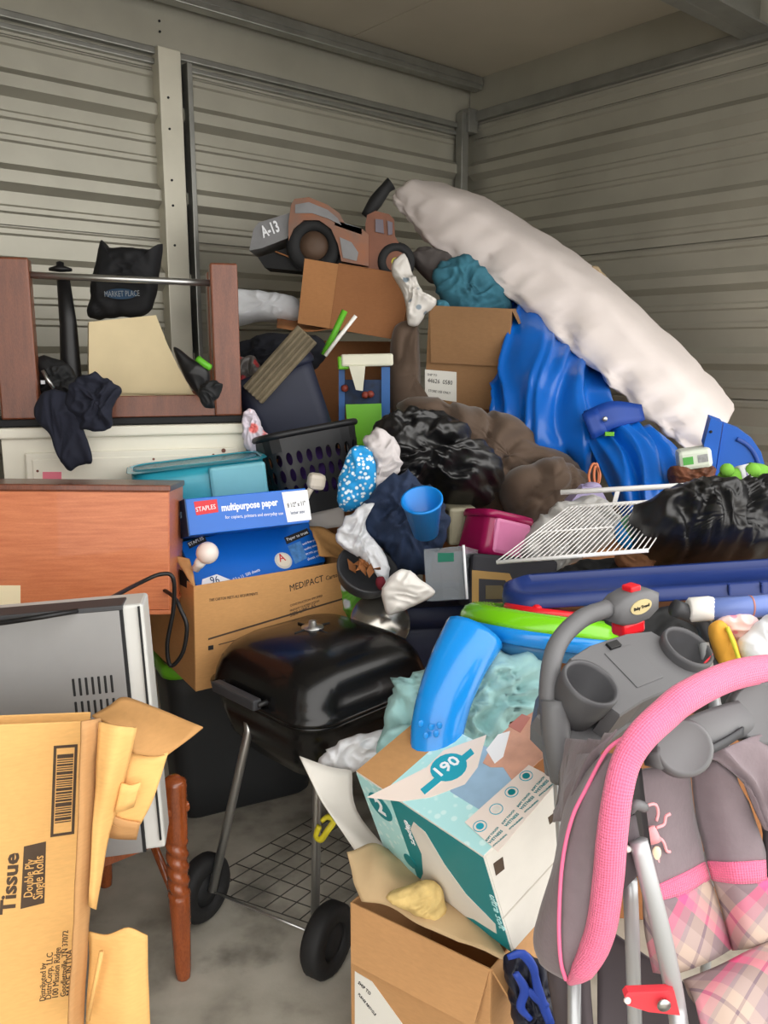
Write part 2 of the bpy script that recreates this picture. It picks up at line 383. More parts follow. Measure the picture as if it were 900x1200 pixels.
st = MB().box(RF, (-1.855, -.06, 0), (-1.755, .015, ZR+.01), .003).done('stud', GALVS, wb)
MB().box(RF, (-1.735, -.075, 0), (-1.712, .015, ZR-.03), .003).done('stud_flange', GALVD, st)
MB().box(RF, (-1.752, -.03, 0), (-1.738, .015, ZR-.03)).done('stud_flange', BLKM, st)
b = MB()
for z in (2.74, 2.78, 2.48, 2.36, 2.16, 2.06, 1.9): b.lathe([(.005, 0), (.005, .004), (.002, .005)], RF.p(-1.82, -.06 if z < 2.66 else -.012, z), -RF.ax('y'), 8)
b.done('bolts', BLKM, st)
def rail(fr, lo, hi, nm): return MB().box(fr, lo, hi, .004).done(nm, GALVD, kind='structure')
rail(RF, (-5.2, -.035, ZR-.015), (-.02, .01, ZR+.012), 'trim_1')
rail(RF, (-5.2, -.025, ZR-.05), (-.02, .005, ZR-.03), 'trim_2')
o = rail(RF, (-5.2, -.12, 2.83), (-.02, -.06, 2.895), 'trim_3')
MB().box(RF, (-5.2, -.125, 2.855), (-.02, -.12, 2.87)).done('channel_lip', GALVD, o)
rail(RF, (-.12, -.07, 0), (-.07, -.02, 2.72), 'trim_4')
rail(RF, (-.04, -2.87, 2.68), (-.002, -.02, 2.73), 'trim_5')
rail(RF, (-.09, -.09, 2.62), (-.02, -.015, 2.74), 'trim_6')
bm_ = rail(RF, (-4.2, -1.62, 2.70), (0, -1.56, 2.9), 'trim_7')
MB().box(RF, (-4.2, -1.70, 2.70), (-.02, -1.62, 2.71)).done('beam_flange', GALVD, bm_)
rail(RF, (-.07, -1.86, 2.5), (-.012, -1.80, 3.3), 'trim_8')
ce = MB().box(RF, (-5.2, -1.56, 2.93), (.05, .05, 2.97)).done('ceiling', CEIL, kind='structure')
for k in range(6): MB().box(RF, (-.9*(k+1)+.003, -1.56, 2.9), (-.9*k, .02, 2.93), .003).done('ceiling_panel', CEIL, ce)
MB().box(RF, (-4.5, -2.95, 3.3), (.05, -1.56, 3.4)).done('ceiling_upper_panel', CEIL, ce)
MB().box(RF, (-4.5, -2.9, 0), (-4.42, .0, 3.4)).done('wall_left_unseen', GALV, kind='structure')  # out of view, added to block side daylight so the back heap stays dark
MB().box(RF, (-4.5, -2.95, 2.8), (.08, -2.87, 3.4)).done('wall_front_unseen', GALV, kind='structure')  # unseen door header, added and sized to hold back high sky light

# ================================================================== THINGS: foreground left
WOODR = wood('cherry_veneer', (178, 92, 54), (212, 130, 84), .42, (2, 30, 60)); WOODD = wood('brown_stain', (84, 42, 26), (128, 68, 42), .35, (20, 20, 2))
WOODC = wood('chair_stain', (112, 52, 22), (164, 84, 40), .25, (20, 20, 3), coat=.6)
# tissue carton
c1 = 1.25
tf = Fr(CAMP+(V3(-.622, 1.0, .507)-CAMP)*c1, 21.5, -1.5, 6.9)
TW, TH = .179*c1, .463*c1+.08
tf = Fr(tf.p(-.16, 0, -.33), 21.5, -1.5, 6.9); TL = TW+.16; TH = .463*c1+.33
t = T('tissue_carton', 'golden brown cardboard carton standing on end with torn open flaps, printed Tissue', 'box', (-.7, 1.25, 0))
carton(t, tf, TL, .045, TH, CARDL, (), skip='R')
MB().patch([[(96, 846, 1.24), (118, 842, 1.27)], [(92, 960, 1.24), (112, 960, 1.27)], [(87, 1080, 1.24), (104, 1085, 1.27)], [(80, 1215, 1.24), (97, 1215, 1.27)]], 3, 8, .004, .002, 9).done('folded_edge', CARD, t)
MB().patch([[(116, 846, 1.26), (138, 851, 1.25), (160, 853, 1.27)], [(113, 910, 1.25), (128, 915, 1.24), (145, 920, 1.27)], [(109, 960, 1.25), (118, 968, 1.25), (129, 975, 1.27)], [(104, 1060, 1.25), (108, 1064, 1.25), (112, 1066, 1.26)]], 5, 6, .004, .002, 9, 3).done('flap', CARDL, t)
MB().patch([[(108, 838, 1.30), (128, 826, 1.33), (148, 816, 1.36), (190, 832, 1.38), (238, 853, 1.36)], [(130, 850, 1.28), (150, 846, 1.30), (168, 850, 1.32), (196, 858, 1.34), (222, 866, 1.34)], [(155, 882, 1.28), (162, 884, 1.28), (172, 886, 1.29), (184, 886, 1.30), (196, 885, 1.31)]], 5, 6, .004, .003, 8, 1).done('flap', CARDI, t)
MB().patch([[(152, 880, 1.29), (175, 886, 1.30), (197, 882, 1.31)], [(142, 930, 1.28), (160, 935, 1.29), (180, 935, 1.30)], [(128, 965, 1.28), (146, 972, 1.29), (165, 966, 1.30)]], 5, 6, .004, .002, 9, 2).done('flap', CARDL, t)
MB().patch([[(126, 955, 1.27), (144, 962, 1.28), (164, 966, 1.29)], [(125, 982, 1.30), (142, 984, 1.30), (160, 984, 1.31)]], 4, 3, .004, .001, 9, 2).done('flap', CARD, t)
MB().patch([[(142, 918, 1.26), (154, 921, 1.26), (166, 917, 1.27)], [(134, 953, 1.26), (146, 950, 1.26), (157, 946, 1.27)]], 4, 3, .003).done('tape', CARDL, t)
MB().patch([[(104, 1092, 1.29), (125, 1096, 1.28), (150, 1088, 1.28), (173, 1097, 1.29)], [(104, 1140, 1.28), (130, 1140, 1.27), (152, 1138, 1.27), (174, 1140, 1.29)], [(100, 1215, 1.28), (130, 1210, 1.27), (152, 1210, 1.27), (176, 1210, 1.29)]], 5, 6, .004, .003, 8, 5).done('flap', CARDL, t)
MB().tube([P(119, 1115, 1.25), P(112, 1150, 1.25), P(103, 1195, 1.25)], .004, 6).done('torn_strip', CARDL, t)
ink = dict(fr=tf, k='y', val=0)
mb = MB(); a = [tf.hw(*q, 'y', 0) for q in ((63, 874), (91, 872), (87, 977), (59, 981))]; n = -tf.ax('y')
def quad_in(a, u0, u1, v0, v1):
    L = lambda u, v: (a[0]*(1-u)+a[1]*u)*(1-v)+(a[3]*(1-u)+a[2]*u)*v
    return [L(u0, v0), L(u1, v0), L(u1, v1), L(u0, v1)]
for q in ((0, 1, 0, .03), (0, 1, .97, 1), (0, .12, .03, .97), (.88, 1, .03, .97)): mb.prism(quad_in(a, *q), n*.0008)
v = .1
for wdt in (4, 1, 1, 2, 1, 1, 3, 1, 2, 1, 1, 1, 3, 2, 1, 1, 2, 4, 1, 1, 2, 1, 3, 1): mb.prism(quad_in(a, .16, .84, v, min(.93, v+wdt*.0105)), n*.0008); v += wdt*.0105+.014
mb.done('barcode', INK, t)
decal(tf, 'y', 0, ((28, 992), (54, 986), (52, 1058), (24, 1065)), INK, t, 'print_patch')
for s_, p0, p1 in (('Double Ply', (38, 1050), (40, 1006)), ('Single Rolls', (50, 1052), (51, 1002))): text(s_, tf.hw(*p0, 'y', 0)+n*.001, tf.hw(*p1, 'y', 0)+n*.001, n, CARDL, t, 'lettering', 1.3)
ftext('Tissue', tf, 'y', 0, (17, 1070), (22, 999), INK, t, .78, 'lettering', .03)
for s_, p0, p1 in (('Distributed by', (53, 1172), (54, 1128)), ('DistriCorp, LLC', (60, 1170), (62, 1116)), ('100 Mission Ridge', (68, 1168), (71, 1110)), ('Goodlettsville, TN 37072', (77, 1167), (80, 1090)), ('MADE IN USA', (85, 1165), (85, 1112))): ftext(s_, tf, 'y', 0, p0, p1, INK, t, 1.1)

# chair with twisted leg
cf = Fr((-.475, 1.742, 0), 40.4)
t = T('wooden_chair', 'brown varnished wooden chair with a rope-twisted leg, under the grey metal appliance', 'chair', cf.p(-.2, .2, 0))
MB().box(cf, (-.43, -.02, .425), (.03, .49, .45), .008).done('seat', WOODC, t)
for lo, hi in (((-.42, 0, .36), (.0, .02, .425)), ((-.42, .45, .36), (0, .47, .425)), ((-.01, .0, .36), (.01, .46, .425)), ((-.43, .0, .36), (-.41, .46, .425))): MB().box(cf, lo, hi, .003).done('apron', WOODC, t)
def twleg(x, y, top):
    mb = MB(); rs = []
    for i in range(121):
        z = top*i/120; u = z/top
        r = np.interp(z, [0, .02, .2, .21, .36, .37, top-.03, top-.012, top], [.0165, .019, .025, .025, .025, .0265, .0285, .028, .012]); ring = []
        for k in range(16):
            a = 2*math.pi*k/16; rr = r
            if .215 < z < .36: rr = r*(.80+.26*abs(math.sin(a+z*95)))
            ring.append(cf.p(x+rr*math.cos(a), y+rr*math.sin(a), z))
        rs.append(ring)
    mb.rings(rs).done('leg', WOODC, t)
twleg(0, 0, .515); twleg(0, .46, .425); twleg(-.42, 0, .425); twleg(-.42, .46, .425)
MB().tube([cf.p(-.005, .005, .2), cf.p(-.005, .2, .36)], .01, 8).done('brace', WOODC, t)

# grey appliance standing on the chair
mf = Fr((-.703, 1.502, .449), 9.9, -1.9, -2.3)
t = T('appliance', 'grey metal appliance back standing on end on the wooden chair, vent slots facing out', 'appliance', mf.p(.1, .1, 0))
STEEL = M('grey_painted_steel', (150, 150, 150), .5, .3, .08, 5); LGT = M('pale_grey_plastic', (206, 206, 202), .45, 0, .04)
MB().box(mf, (-.2, .004, .0), (.262, .10, .514), .006).done('body', LGT, t)
MB().box(mf, (-.2, -.004, .0), (.218, .006, .514), .002).done('back_plate', STEEL, t)
MB().box(mf, (.218, -.003, .0), (.224, .004, .512)).done('seam', BLKM, t)
MB().box(mf, (.252, -.001, .02), (.256, .006, .51)).done('seam', BLKM, t)
MB().box(mf, (-.2, -.005, .507), (.225, .06, .517), .002).done('top_edge', GREYD, t)
k = mf.hit(110, 816, 'y', -.004); s0 = mf.hit(86, 800, 'y', -.004); s1 = mf.hit(131, 800, 'y', -.004)
for r_ in range(2):
    for i in range(7):
        x = s0[0]+(s1[0]-s0[0])*i/6; z0 = s0[2]-.028-r_*.047
        MB().box(mf, (x-.0025, -.0052, z0), (x+.0025, .002, z0+.036), .0015).done('vent_slot', BLKM, t)
MB().tube([P(-20, 733, 1.49), P(60, 721, 1.49), P(110, 710, 1.6), P(160, 685, 1.85), P(188, 673, 1.92), P(203, 678, 1.93), P(203, 715, 1.94), P(196, 755, 1.94), P(200, 780, 1.94), P(214, 765, 1.94), P(219, 735, 1.94), P(212, 715, 1.95), P(204, 700, 1.97), P(190, 690, 2.02)], .0052, 8, 6).done('power_cord', BLK, t)

# cherry cabinet
wf = Fr((-.93, 1.95, .832), 7.7, -6.3, 1.7)
t = T('wooden_cabinet', 'cherry veneer cabinet with a plain front and cream label at its lower left', 'cabinet', wf.p(0, .2, -.8))
MB().box(wf, (-.45, .006, 0), (.399, .33, .30), .002).done('body', WOODR, t)
MB().box(wf, (-.45, 0, .004), (.397, .008, .296), .001).done('front_panel', WOODR, t)
MB().box(wf, (-.45, -.006, .298), (.403, .335, .314), .003).done('top_edge', WOODD, t)
MB().box(wf, (-.45, -.004, -.008), (.403, .335, .003), .002).done('bottom_edge', WOODR, t)
decal(wf, 'y', 0, ((-30, 686), (24, 686), (24, 719), (-30, 720)), M('cream_label', (240, 226, 190), .6, 0, .02), t, 'label')
MB().box(WF, (-1.35, 2.2, 0), (-.85, 2.36, .80), .004).done('pedestal', WOODD, t)

# white dresser
df = Fr((-1.15, 2.55, 0), 15.4)
WPAINT = M('cream_white_paint', (240, 236, 220), .5, 0, .04, 5); 
t = T('dresser', 'tall cream white chest of drawers with scuffed front, behind the cherry cabinet', 'dresser', df.p(.37, .2, 0))
MB().box(df, (-.02, .01, .04), (.725, .4, 1.195), .003).done('body', WPAINT, t)
MB().box(df, (-.03, -.012, 1.195), (.738, .41, 1.228), .007).done('top', WPAINT, t)
for i, (a_, b_) in enumerate(((.95, 1.15), (.71, .935), (.47, .695), (.23, .455))):
    d = MB().box(df, (.045, -.004, a_), (.695, .02, b_), .006).done('drawer', WPAINT, t)
    MB().box(df, (.065, -.007, a_+.02), (.675, .0, b_-.02), .004).done('inset_panel', WPAINT, d)
    for x in (.02, .6): MB().lathe([(.004, 0), (.005, .012), (.014, .02), (.012, .028), (.001, .03)], df.p(.05+x, -.006, (a_+b_)/2+.01), -df.ax('y'), 12).done('knob', WOODR, d)
MB().box(df, (0, .02, 0), (.70, .38, .04)).done('plinth', WPAINT, t)
for a_, b_, c_ in ((262, 528, 7), (250, 533, 3), (180, 538, 2), (44, 552, 2)): disc(df, 'y', -.007, (a_, b_), .004 if c_ < 5 else .007, WOODD, t, 'scuff', .0006)
mb = MB(); W = [df.hw(*q, 'y', -.009) for q in ((50, 553), (72, 553), (72, 575), (50, 575))]
mb.prism(W, -df.ax('y')*.001).done('paper_note', M('pink_paper', (240, 130, 150), .7, 0, .02), label='small pink paper note stuck on the dresser front', cat='note')

# overturned table on the dresser
uf = Fr(df.p(0, .01, 1.23), 15.4)
tx = lambda px, py, y=0: uf.hit(px, py, 'y', y)
TB = wood('table_stain', (92, 48, 30), (132, 74, 46), .4, (20, 20, 3))
t = T('end_table', 'brown wooden end table lying upside down on the dresser, thick square legs up', 'table', uf.p(.37, .2, 0))
xl = tx(40, 400)[0]; xr0, xr1 = tx(249, 400)[0], tx(281, 400)[0]; zt = tx(262, 308)[2]
MB().box(uf, (-.05, -.004, 0), (xr1+.015, .39, .022), .004).done('tabletop', BLKM, t)
MB().box(uf, (0, .012, .022), (xr1-.002, .03, .09), .003).done('apron', TB, t)
MB().box(uf, (0, .352, .022), (xr1-.002, .37, .09), .003).done('apron', TB, t)
MB().box(uf, (xr1-.03, .03, .022), (xr1-.012, .352, .09), .003).done('apron', TB, t)
for x0, x1, y0 in ((xl-.11, xl, 0), (xr0, xr1, 0), (xl-.12, xl-.04, .3), (xr0+.01, xr1, .3)): MB().box(uf, (x0, y0, .022), (x1, y0+.075, zt), .006).done('leg', TB, t)
a_, b_ = tx(34, 322, .04), tx(252, 332, .04)
MB().tube([uf.p(xl-.02, .04, a_[2]), uf.p(xr0+.02, .04, b_[2])], .0105, 12).done('rod', CHROME, t)
# lampshade
LS = M('cream_fabric', (222, 204, 164), .85, 0, .05, 8)
ctr = [(105, 462, 228, 464), (104, 430, 210, 432), (104, 405, 196, 403), (104, 378, 183, 370)]
rs = []
for xa, ya, xb, yb in ctr:
    A, B = uf.hw(xa, ya, 'y', .10), uf.hw(xb, yb, 'y', .10); w = np.linalg.norm(B-A)*.75
    off = unit(V3(-.35, .95, 0))*w; rs.append([A, B, B+off, A+off])
t = T('lampshade', 'cream square flared lampshade standing inside the overturned table', 'lampshade', (rs[0][0]+rs[0][2])/2)
MB().rings(rs, False, False).done('shade', LS, t)
MB().rings([[p+V3(0, 0, -.003) for p in rs[0]], [p+V3(0, 0, .006) for p in rs[0]]], False, False).done('trim_band', LS, t)
MB().prism(rs[3], V3(0, 0, .002)).done('top_cover', LS, t)
# black lamp stem
t = T('floor_lamp_stem', 'black metal lamp stem with a flat cap, left of the cream lampshade', 'lamp', uf.p(.1, .2, .022))
MB().tube([P(86, 470, 2.75), P(84, 450, 2.75), P(80, 380, 2.75), P(74, 325, 2.75)], [.034, .034, .027, .02], 12).done('stem', BLK, t)
MB().lathe([(.001, 0), (.035, .004), (.035, .012), (.012, .02), (.012, .03), (.001, .034)], P(71, 319, 2.75), V3(0, 0, 1), 16).done('cap', BLK, t)
MB().lathe([(.001, 0), (.07, 0), (.07, .012), (.03, .03), (.001, .04)], uf.p(.155, .2, .024), V3(0, 0, 1), 20).done('base', BLK, t)
mb = MB().inflate(((42, 425), (55, 418), (72, 422), (90, 440), (97, 460), (90, 468), (50, 468), (42, 450)), 2.68, .04, .05, .01, 10, 3)
t = T('belt_bag', 'small black handbag with silver buckle beside the left table leg', 'bag', P(70, 468, 2.68)); mb.done('body', BLKM, t)
MB().tube([P(50, 434, 2.62), P(56, 445, 2.62), P(63, 455, 2.62)], .006, 8).done('zip_pull', CHROME, t)
MB().box(Fr(P(50, 448, 2.62)), (-.006, 0, -.006), (.006, .006, .006), .001).done('buckle', WHP, t)
# black tote bag behind the rod
BAGC = M('black_nonwoven', (20, 21, 25), .75, 0, .1)
t = T('tote_bag', 'black fabric tote bag with blue printed emblem, behind the metal rod', 'bag', P(145, 372, 2.86))
MB().inflate(((119, 283), (128, 290), (155, 291), (181, 293), (190, 288), (186, 320), (181, 350), (172, 368), (140, 372), (106, 372), (107, 345), (112, 310)), 2.86, .045, .05, .008, 7, 2, .05, pw=5).done('body', BAGC, t)
bf = Fr(P(145, 340, 2.80), 8)
MB().prism([bf.p(.03*math.cos(a)*1.7-.01, 0, -.012+.03*math.sin(a)*.55) for a in np.linspace(0, 6.28, 24, endpoint=False)], -bf.ax('y')*.003).done('emblem', M('dull_blue_print', (44, 74, 104), .8, 0, .2), t)
text('MARKET PLACE', bf.p(-.06, -.004, -.022), bf.p(.05, -.004, -.018), -bf.ax('y'), M('grey_print', (140, 146, 150), .8, 0, 0), t, 'lettering', 1.6)
# navy shirt
NAVY = M('navy_cotton', (34, 37, 52), .9, 0, .12, 20, .1, 80)
mb = MB().inflate(((44, 470), (52, 459), (75, 457), (93, 466), (94, 490), (103, 518), (108, 540), (92, 546), (78, 550), (66, 528), (56, 506), (44, 495), (41, 482)), 2.50, .018, .02, .010, 12, 1, st=(1, 1, .3))
mb.inflate(((80, 458), (95, 444), (112, 439), (122, 440), (132, 448), (143, 456), (136, 468), (131, 485), (131, 498), (124, 505), (108, 503), (92, 500), (80, 485)), 2.495, .02, .025, .014, 12, 5)
mb.done('shirt', NAVY, label='crumpled navy shirt draped over the overturned table apron and dresser', cat='shirt')
# black sock with green band and shoe
t = T('shoe', 'black and green shoe leaning inside the right table leg', 'shoe', P(235, 478, 2.62))
MB().inflate(((203, 410), (209, 408), (225, 420), (243, 432), (246, 445), (240, 470), (230, 462), (215, 440)), 2.62, .03, .03, .003, 6, 1).done('body', BLK, t)
MB().tube([P(231, 420, 2.61), P(240, 427, 2.61), P(246, 431, 2.62)], .011, 8, 3).done('green_panel', M('lime_plastic', (96, 180, 40), .5, 0, .05), t)
MB().inflate(((233, 452), (245, 446), (260, 450), (258, 464), (250, 470), (251, 478), (240, 477), (235, 468)), 2.53, .02, .02, .006, 14, 9).done('black_sock', BLKM, label='black sock bunched on the apron at the right table leg', cat='sock')

# ================================================================== middle: tote, paper boxes, carton, bin, grill
TEAL = M('teal_translucent_plastic', (24, 150, 182), .25, 0, .1, 5, trans=.25, c2=(60, 178, 200))
t = T('teal_bin', 'translucent teal plastic bin turned over between dresser and paper boxes', 'bin', (-.55, 2.55, .84))
qf = Fr((-.715, 2.42, .845), 16, 0, -5)
tub(t, qf, .39, .19, .262, TEAL, TEAL, -.02, .05, solid=True, rimh=.0)
MB().box(qf, (.22, -.0215, .12), (.39, .0, .255), .01).done('frosted_patch', M('frosted_teal', (120, 190, 205), .4, 0, .1), t)
# moving carton
bx = Fr((-.519, 2.173, .535), 34.9, 3.5)
t = T('moving_carton', 'open brown moving carton holding the blue paper boxes, on the dark bin', 'box', bx.p(.24, .17, 0))
CM = cardboard('cardboard_moving', (206, 154, 96))
carton(t, bx, .49, .36, .306, CM, (('B', .1, 20),))
decal(bx, 'x', 0, ((202, 662), (219, 672), (219, 689), (202, 680)), BLKM, t, 'hand_hole')
MB().patch([[(362, 618, 2.52), (384, 622, 2.55), (402, 638, 2.55)], [(368, 632, 2.46), (388, 642, 2.5), (406, 650, 2.52)], [(374, 652, 2.42), (392, 654, 2.46), (408, 656, 2.5)]], 5, 5, .004, .008, 14, 2).done('flap', CARDI, t)
MB().patch([[(200, 650, 2.2), (212, 664, 2.19), (226, 688, 2.18)], [(222, 655, 2.19), (226, 668, 2.19), (229, 690, 2.175)]], 5, 3, .004, .004, 12, 2).done('flap', CARD, t)
ftext('MEDIPACT', bx, 'y', 0, (340, 693), (379, 681), INKB, t, 1.2); ftext('Carton', bx, 'y', 0, (382, 680), (398, 675), INKB, t, 1.1)
ftext('THIS CARTON MEETS ALL REQUIREMENTS', bx, 'y', 0, (245, 705), (302, 697), INK, t, 1.5)
for k_, s_ in enumerate(('CONSTRUCTION SPECIFIED', 'FREIGHT CLASSIFICATION', 'SIZE LIMIT 65')): ftext(s_, bx, 'y', 0, (340, 711+k_*6), (378-k_*4, 699+k_*6), INK, t, 1.1)
decal(bx, 'y', 0, ((244, 748), (404, 700), (404, 702), (244, 750)), INK, t, 'print_line')
decal(bx, 'y', 0, ((256, 755), (322, 737), (322, 738), (256, 756)), INK, t, 'print_line')
decal(bx, 'y', 0, ((244, 757), (250, 756), (250, 761), (244, 762)), INKB, t, 'print_mark')
# lower paper box
BLUE = M('paper_box_blue', (10, 104, 205), .35, 0, .05, 4, coat=.2); BLUED = M('paper_box_navy', (18, 62, 110), .4, 0, .1); RED = M('label_red', (214, 34, 48), .4, 0, .05)
lf = Fr((-.517, 2.248, .798), 32, -39.4, -5.1)
t = T('paper_box', 'larger blue copy paper box tilted back inside the open carton', 'box', lf.p(.2, .13, 0))
MB().box(lf, (0, 0, 0), (.417, .26, .162), .003).done('body', BLUE, t)
MB().box(lf, (-.003, -.002, .06), (-.0, .262, .164)).done('end_panel', BLUED, t)
decal(lf, 'y', 0, ((219, 636), (239, 627), (242, 634), (222, 643)), INKB, t, 'black_label'); ftext('STAPLES', lf, 'y', 0, (222, 640), (239, 632), WHP, t, 1.0, 'lettering').location += Vector(-lf.ax('y')*.001)
ftext('multipurpose paper', lf, 'y', 0, (243, 627), (300, 613), WHP, t, 1.1)
decal(lf, 'y', 0, ((333, 630), (360, 619), (363, 626), (336, 638)), INKB, t, 'black_label'); ftext('Paper to trust', lf, 'y', 0, (337, 634), (361, 625), WHP, t, 1.0).location += Vector(-lf.ax('y')*.001)
decal(lf, 'y', 0, ((337, 640), (352, 634), (360, 654), (346, 661)), M('sky_print', (86, 150, 220), .5, 0, .2, 60), t, 'print_patch')
for i, s_ in enumerate(('acid free paper', 'quality assured', '99.99% jam free', 'sheet count')): ftext(s_, lf, 'y', 0, (355+i*2, 639+i*6), (374+i*2, 632+i*6), WHP, t, 1.0)
disc(lf, 'y', 0, (332, 657), .0275, M('seal_silver', (214, 214, 206), .4, .2, .03), t, 'seal'); disc(lf, 'y', 0, (332, 657), .021, M('seal_cream', (236, 226, 206), .5, 0, .05), t, 'seal_centre', lift=.001)
ftext('A', lf, 'y', 0, (328, 659), (335, 657), RED, t, 1.2).location += Vector(-lf.ax('y')*.0022)
decal(lf, 'y', 0, ((237, 679), (254, 673), (271, 680), (268, 694), (246, 699), (236, 690)), WHP, t, 'size_label')
ftext('96', lf, 'y', 0, (248, 685), (258, 683), BLUED, t, 1.2).location += Vector(-lf.ax('y')*.001); ftext('20', lf, 'y', 0, (252, 694), (262, 692), BLUED, t, 1.2).location += Vector(-lf.ax('y')*.001)
ftext('8.5 x 11  500 sheets', lf, 'y', 0, (274, 681), (305, 669), WHP, t, 1.2)
# upper paper box
sf = Fr((-.523, 2.2, .969), 26.6, -14.8, -.9)
t = T('paper_box', 'smaller blue multipurpose paper box lying on top of the tilted one', 'box', sf.p(.17, .12, 0))
MB().box(sf, (0, 0, 0), (.347, .25, .1), .002).done('body', BLUE, t)
MB().box(sf, (-.003, -.001, -.001), (0, .251, .101)).done('end_panel', BLUED, t)
decal(sf, 'y', 0, ((330, 577), (360, 574), (365, 609), (337, 612)), WHP, t, 'size_label')
decal(sf, 'y', 0, ((227, 588), (254, 585), (256, 600), (230, 604)), RED, t, 'red_label')
ftext('STAPLES', sf, 'y', 0, (230, 600), (253, 596), WHP, t, 1.2).location += Vector(-sf.ax('y')*.001)
ftext('multipurpose paper', sf, 'y', 0, (260, 599), (326, 592), WHP, t, 1.35, 'lettering', .03)
ftext('8 1/2" x 11"', sf, 'y', 0, (337, 595), (358, 592), INKB, t, 1.6).location += Vector(-sf.ax('y')*.001)
ftext('letter size', sf, 'y', 0, (341, 603), (357, 601), BLUED, t, 1.3).location += Vector(-sf.ax('y')*.001)
ftext('for copiers, printers and everyday use', sf, 'y', 0, (264, 608), (332, 603), WHP, t, 1.2)
ftext('multipurpose paper', sf, 'x', 0, (198, 622), (215, 606), M('pale_blue_print', (150, 180, 210), .5, 0, 0), t, 1.3).location += Vector(-sf.ax('x')*.004)
# bulb
t = T('light_bulb', 'white round light bulb resting against the tilted blue paper box', 'light bulb', P(238, 662, 2.17))
MB().ball(P(243, 648, 2.17), .03, 12).done('globe', M('opal_glass', (238, 226, 218), .3, 0, .05), t)
MB().lathe([(.016, 0), (.014, .02), (.012, .022), (.012, .036)], P(237, 656, 2.175), unit(P(231, 664, 2.18)-P(237, 656, 2.175)), 12).done('socket', WHT, t)
# dark bin with green rim
nf = Fr((-.645, 2.36, 0), 27)
t = T('storage_bin', 'tall charcoal storage bin with lime green rim behind the grill', 'bin', nf.p(.25, .2, 0))
LIME = M('lime_rim', (112, 190, 40), .4, 0, .05)
BINC = M('charcoal_bin', (44, 46, 48), .55, 0, .08)
tub(t, nf, .50, .25, .528, BINC, LIME, .03, .05, rimh=.035)
# grill
gf = Fr((-.17, 2.12, 0), 45, 0, 0)
GR = M('black_enamel', (14, 14, 15), .26, 0, .05, coat=.15)
t = T('charcoal_grill', 'black square kettle charcoal grill on silver tube legs with two wheels', 'grill', gf.p(0, 0, 0))
def sq(h, z, r): return [gf.p(x-h, y-h, z) for x, y in rrect(2*h, 2*h, r, 8)]
g = .222
MB().rings([sq(g*s_, z, g*s_*q) for s_, z, q in ((.5, .40, .6), (.72, .415, .5), (.88, .47, .42), (.95, .53, .4), (.99, .572, .4), (1.03, .576, .4), (1.03, .584, .4), (.98, .585, .4), (.9, .5, .4), (.6, .43, .5))], True).done('bowl', GR, t)
ld = MB().rings([sq(g*s_, z, g*s_*q) for s_, z, q in ((1.0, .586, .4), (1.055, .588, .4), (1.06, .598, .4), (1.02, .604, .4), (1.0, .63, .4), (.95, .665, .42), (.86, .695, .45), (.72, .715, .5), (.5, .726, .6), (.2, .73, .7), (.02, .731, .9))], True).done('lid', GR, t)
h0, h1 = gf.p(-g-.03, .12, .615), gf.p(-g-.03, -.06, .615)
MB().box(Fr(h0, -45), (0, -.012, -.014), (np.linalg.norm(h1-h0), .014, .014), .005).done('handle', GREYD, ld)
for q in (h0, h1): MB().tube([q+gf.ax('x')*.0, q+gf.ax('x')*.05], .007, 8).done('handle_bracket', BLK, ld)
MB().lathe([(.03, 0), (.03, .004), (.012, .006), (.01, .02), (.001, .022)], gf.p(.0, .03, .73), V3(0, 0, 1), 16).done('vent_cap', CHROME, ld)
mb = MB()
for i in range(4): mb.tube([gf.p(.06*math.cos(i*1.57), .03+.06*math.sin(i*1.57), .729), gf.p(.02*math.cos(i*1.57), .03+.02*math.sin(i*1.57), .732)], .003, 6)
mb.done('vent_slots', BLKM, ld)
w1, w2 = PZ(238, 1040, .09), PZ(384, 1101, .088)
ax = unit(w2-w1)
for a_, b_, nm in ((P(291, 858, 2.02), w1-ax*-.03+V3(0, 0, .0), 'l'), (P(372, 905, 1.93), P(369, 1088, 1.86), 'r')): MB().tube([a_+V3(0, 0, .03), a_, b_], .0115, 12).done('leg', CHROME, t)
for q, e in ((gf.p(.19, -.12, .42), gf.p(.24, -.2, 0)), (gf.p(.15, .15, .42), gf.p(.21, .21, 0))): MB().tube([q, e], .0115, 12).done('leg', CHROME, t)
MB().tube([w1, w2], .0032, 8).done('axle', CHROME, t)
TIRE = M('black_rubber', (28, 28, 29), .7, 0, .1)
for w in (w1, w2): wheel(t, w, ax, .087, .05, TIRE, BLKM)
c_ = [PZ(232, 1038, .06), PZ(372, 955, .06), PZ(470, 1000, .06), PZ(372, 1085, .06)]
mb = MB()
for i in range(8): u = i/7; mb.tube([c_[0]*(1-u)+c_[1]*u, c_[3]*(1-u)+c_[2]*u], .0016, 5); mb.tube([c_[0]*(1-u)+c_[3]*u, c_[1]*(1-u)+c_[2]*u], .0016, 5)
mb.done('bottom_rack', M('dark_wire', (70, 66, 60), .6, .4, .2), t, kind='stuff')
mb = MB().tube([P(377, 962, 1.84), P(384, 957, 1.84), P(391, 962, 1.83), P(384, 973, 1.82), P(376, 984, 1.83), P(370, 980, 1.84), P(374, 968, 1.84)], .006, 6, 5, 1.4)
mb.done('ribbon', M('yellow_plastic', (222, 208, 50), .4, 0, .08), label='yellow plastic ribbon tied on the right grill leg', cat='ribbon')
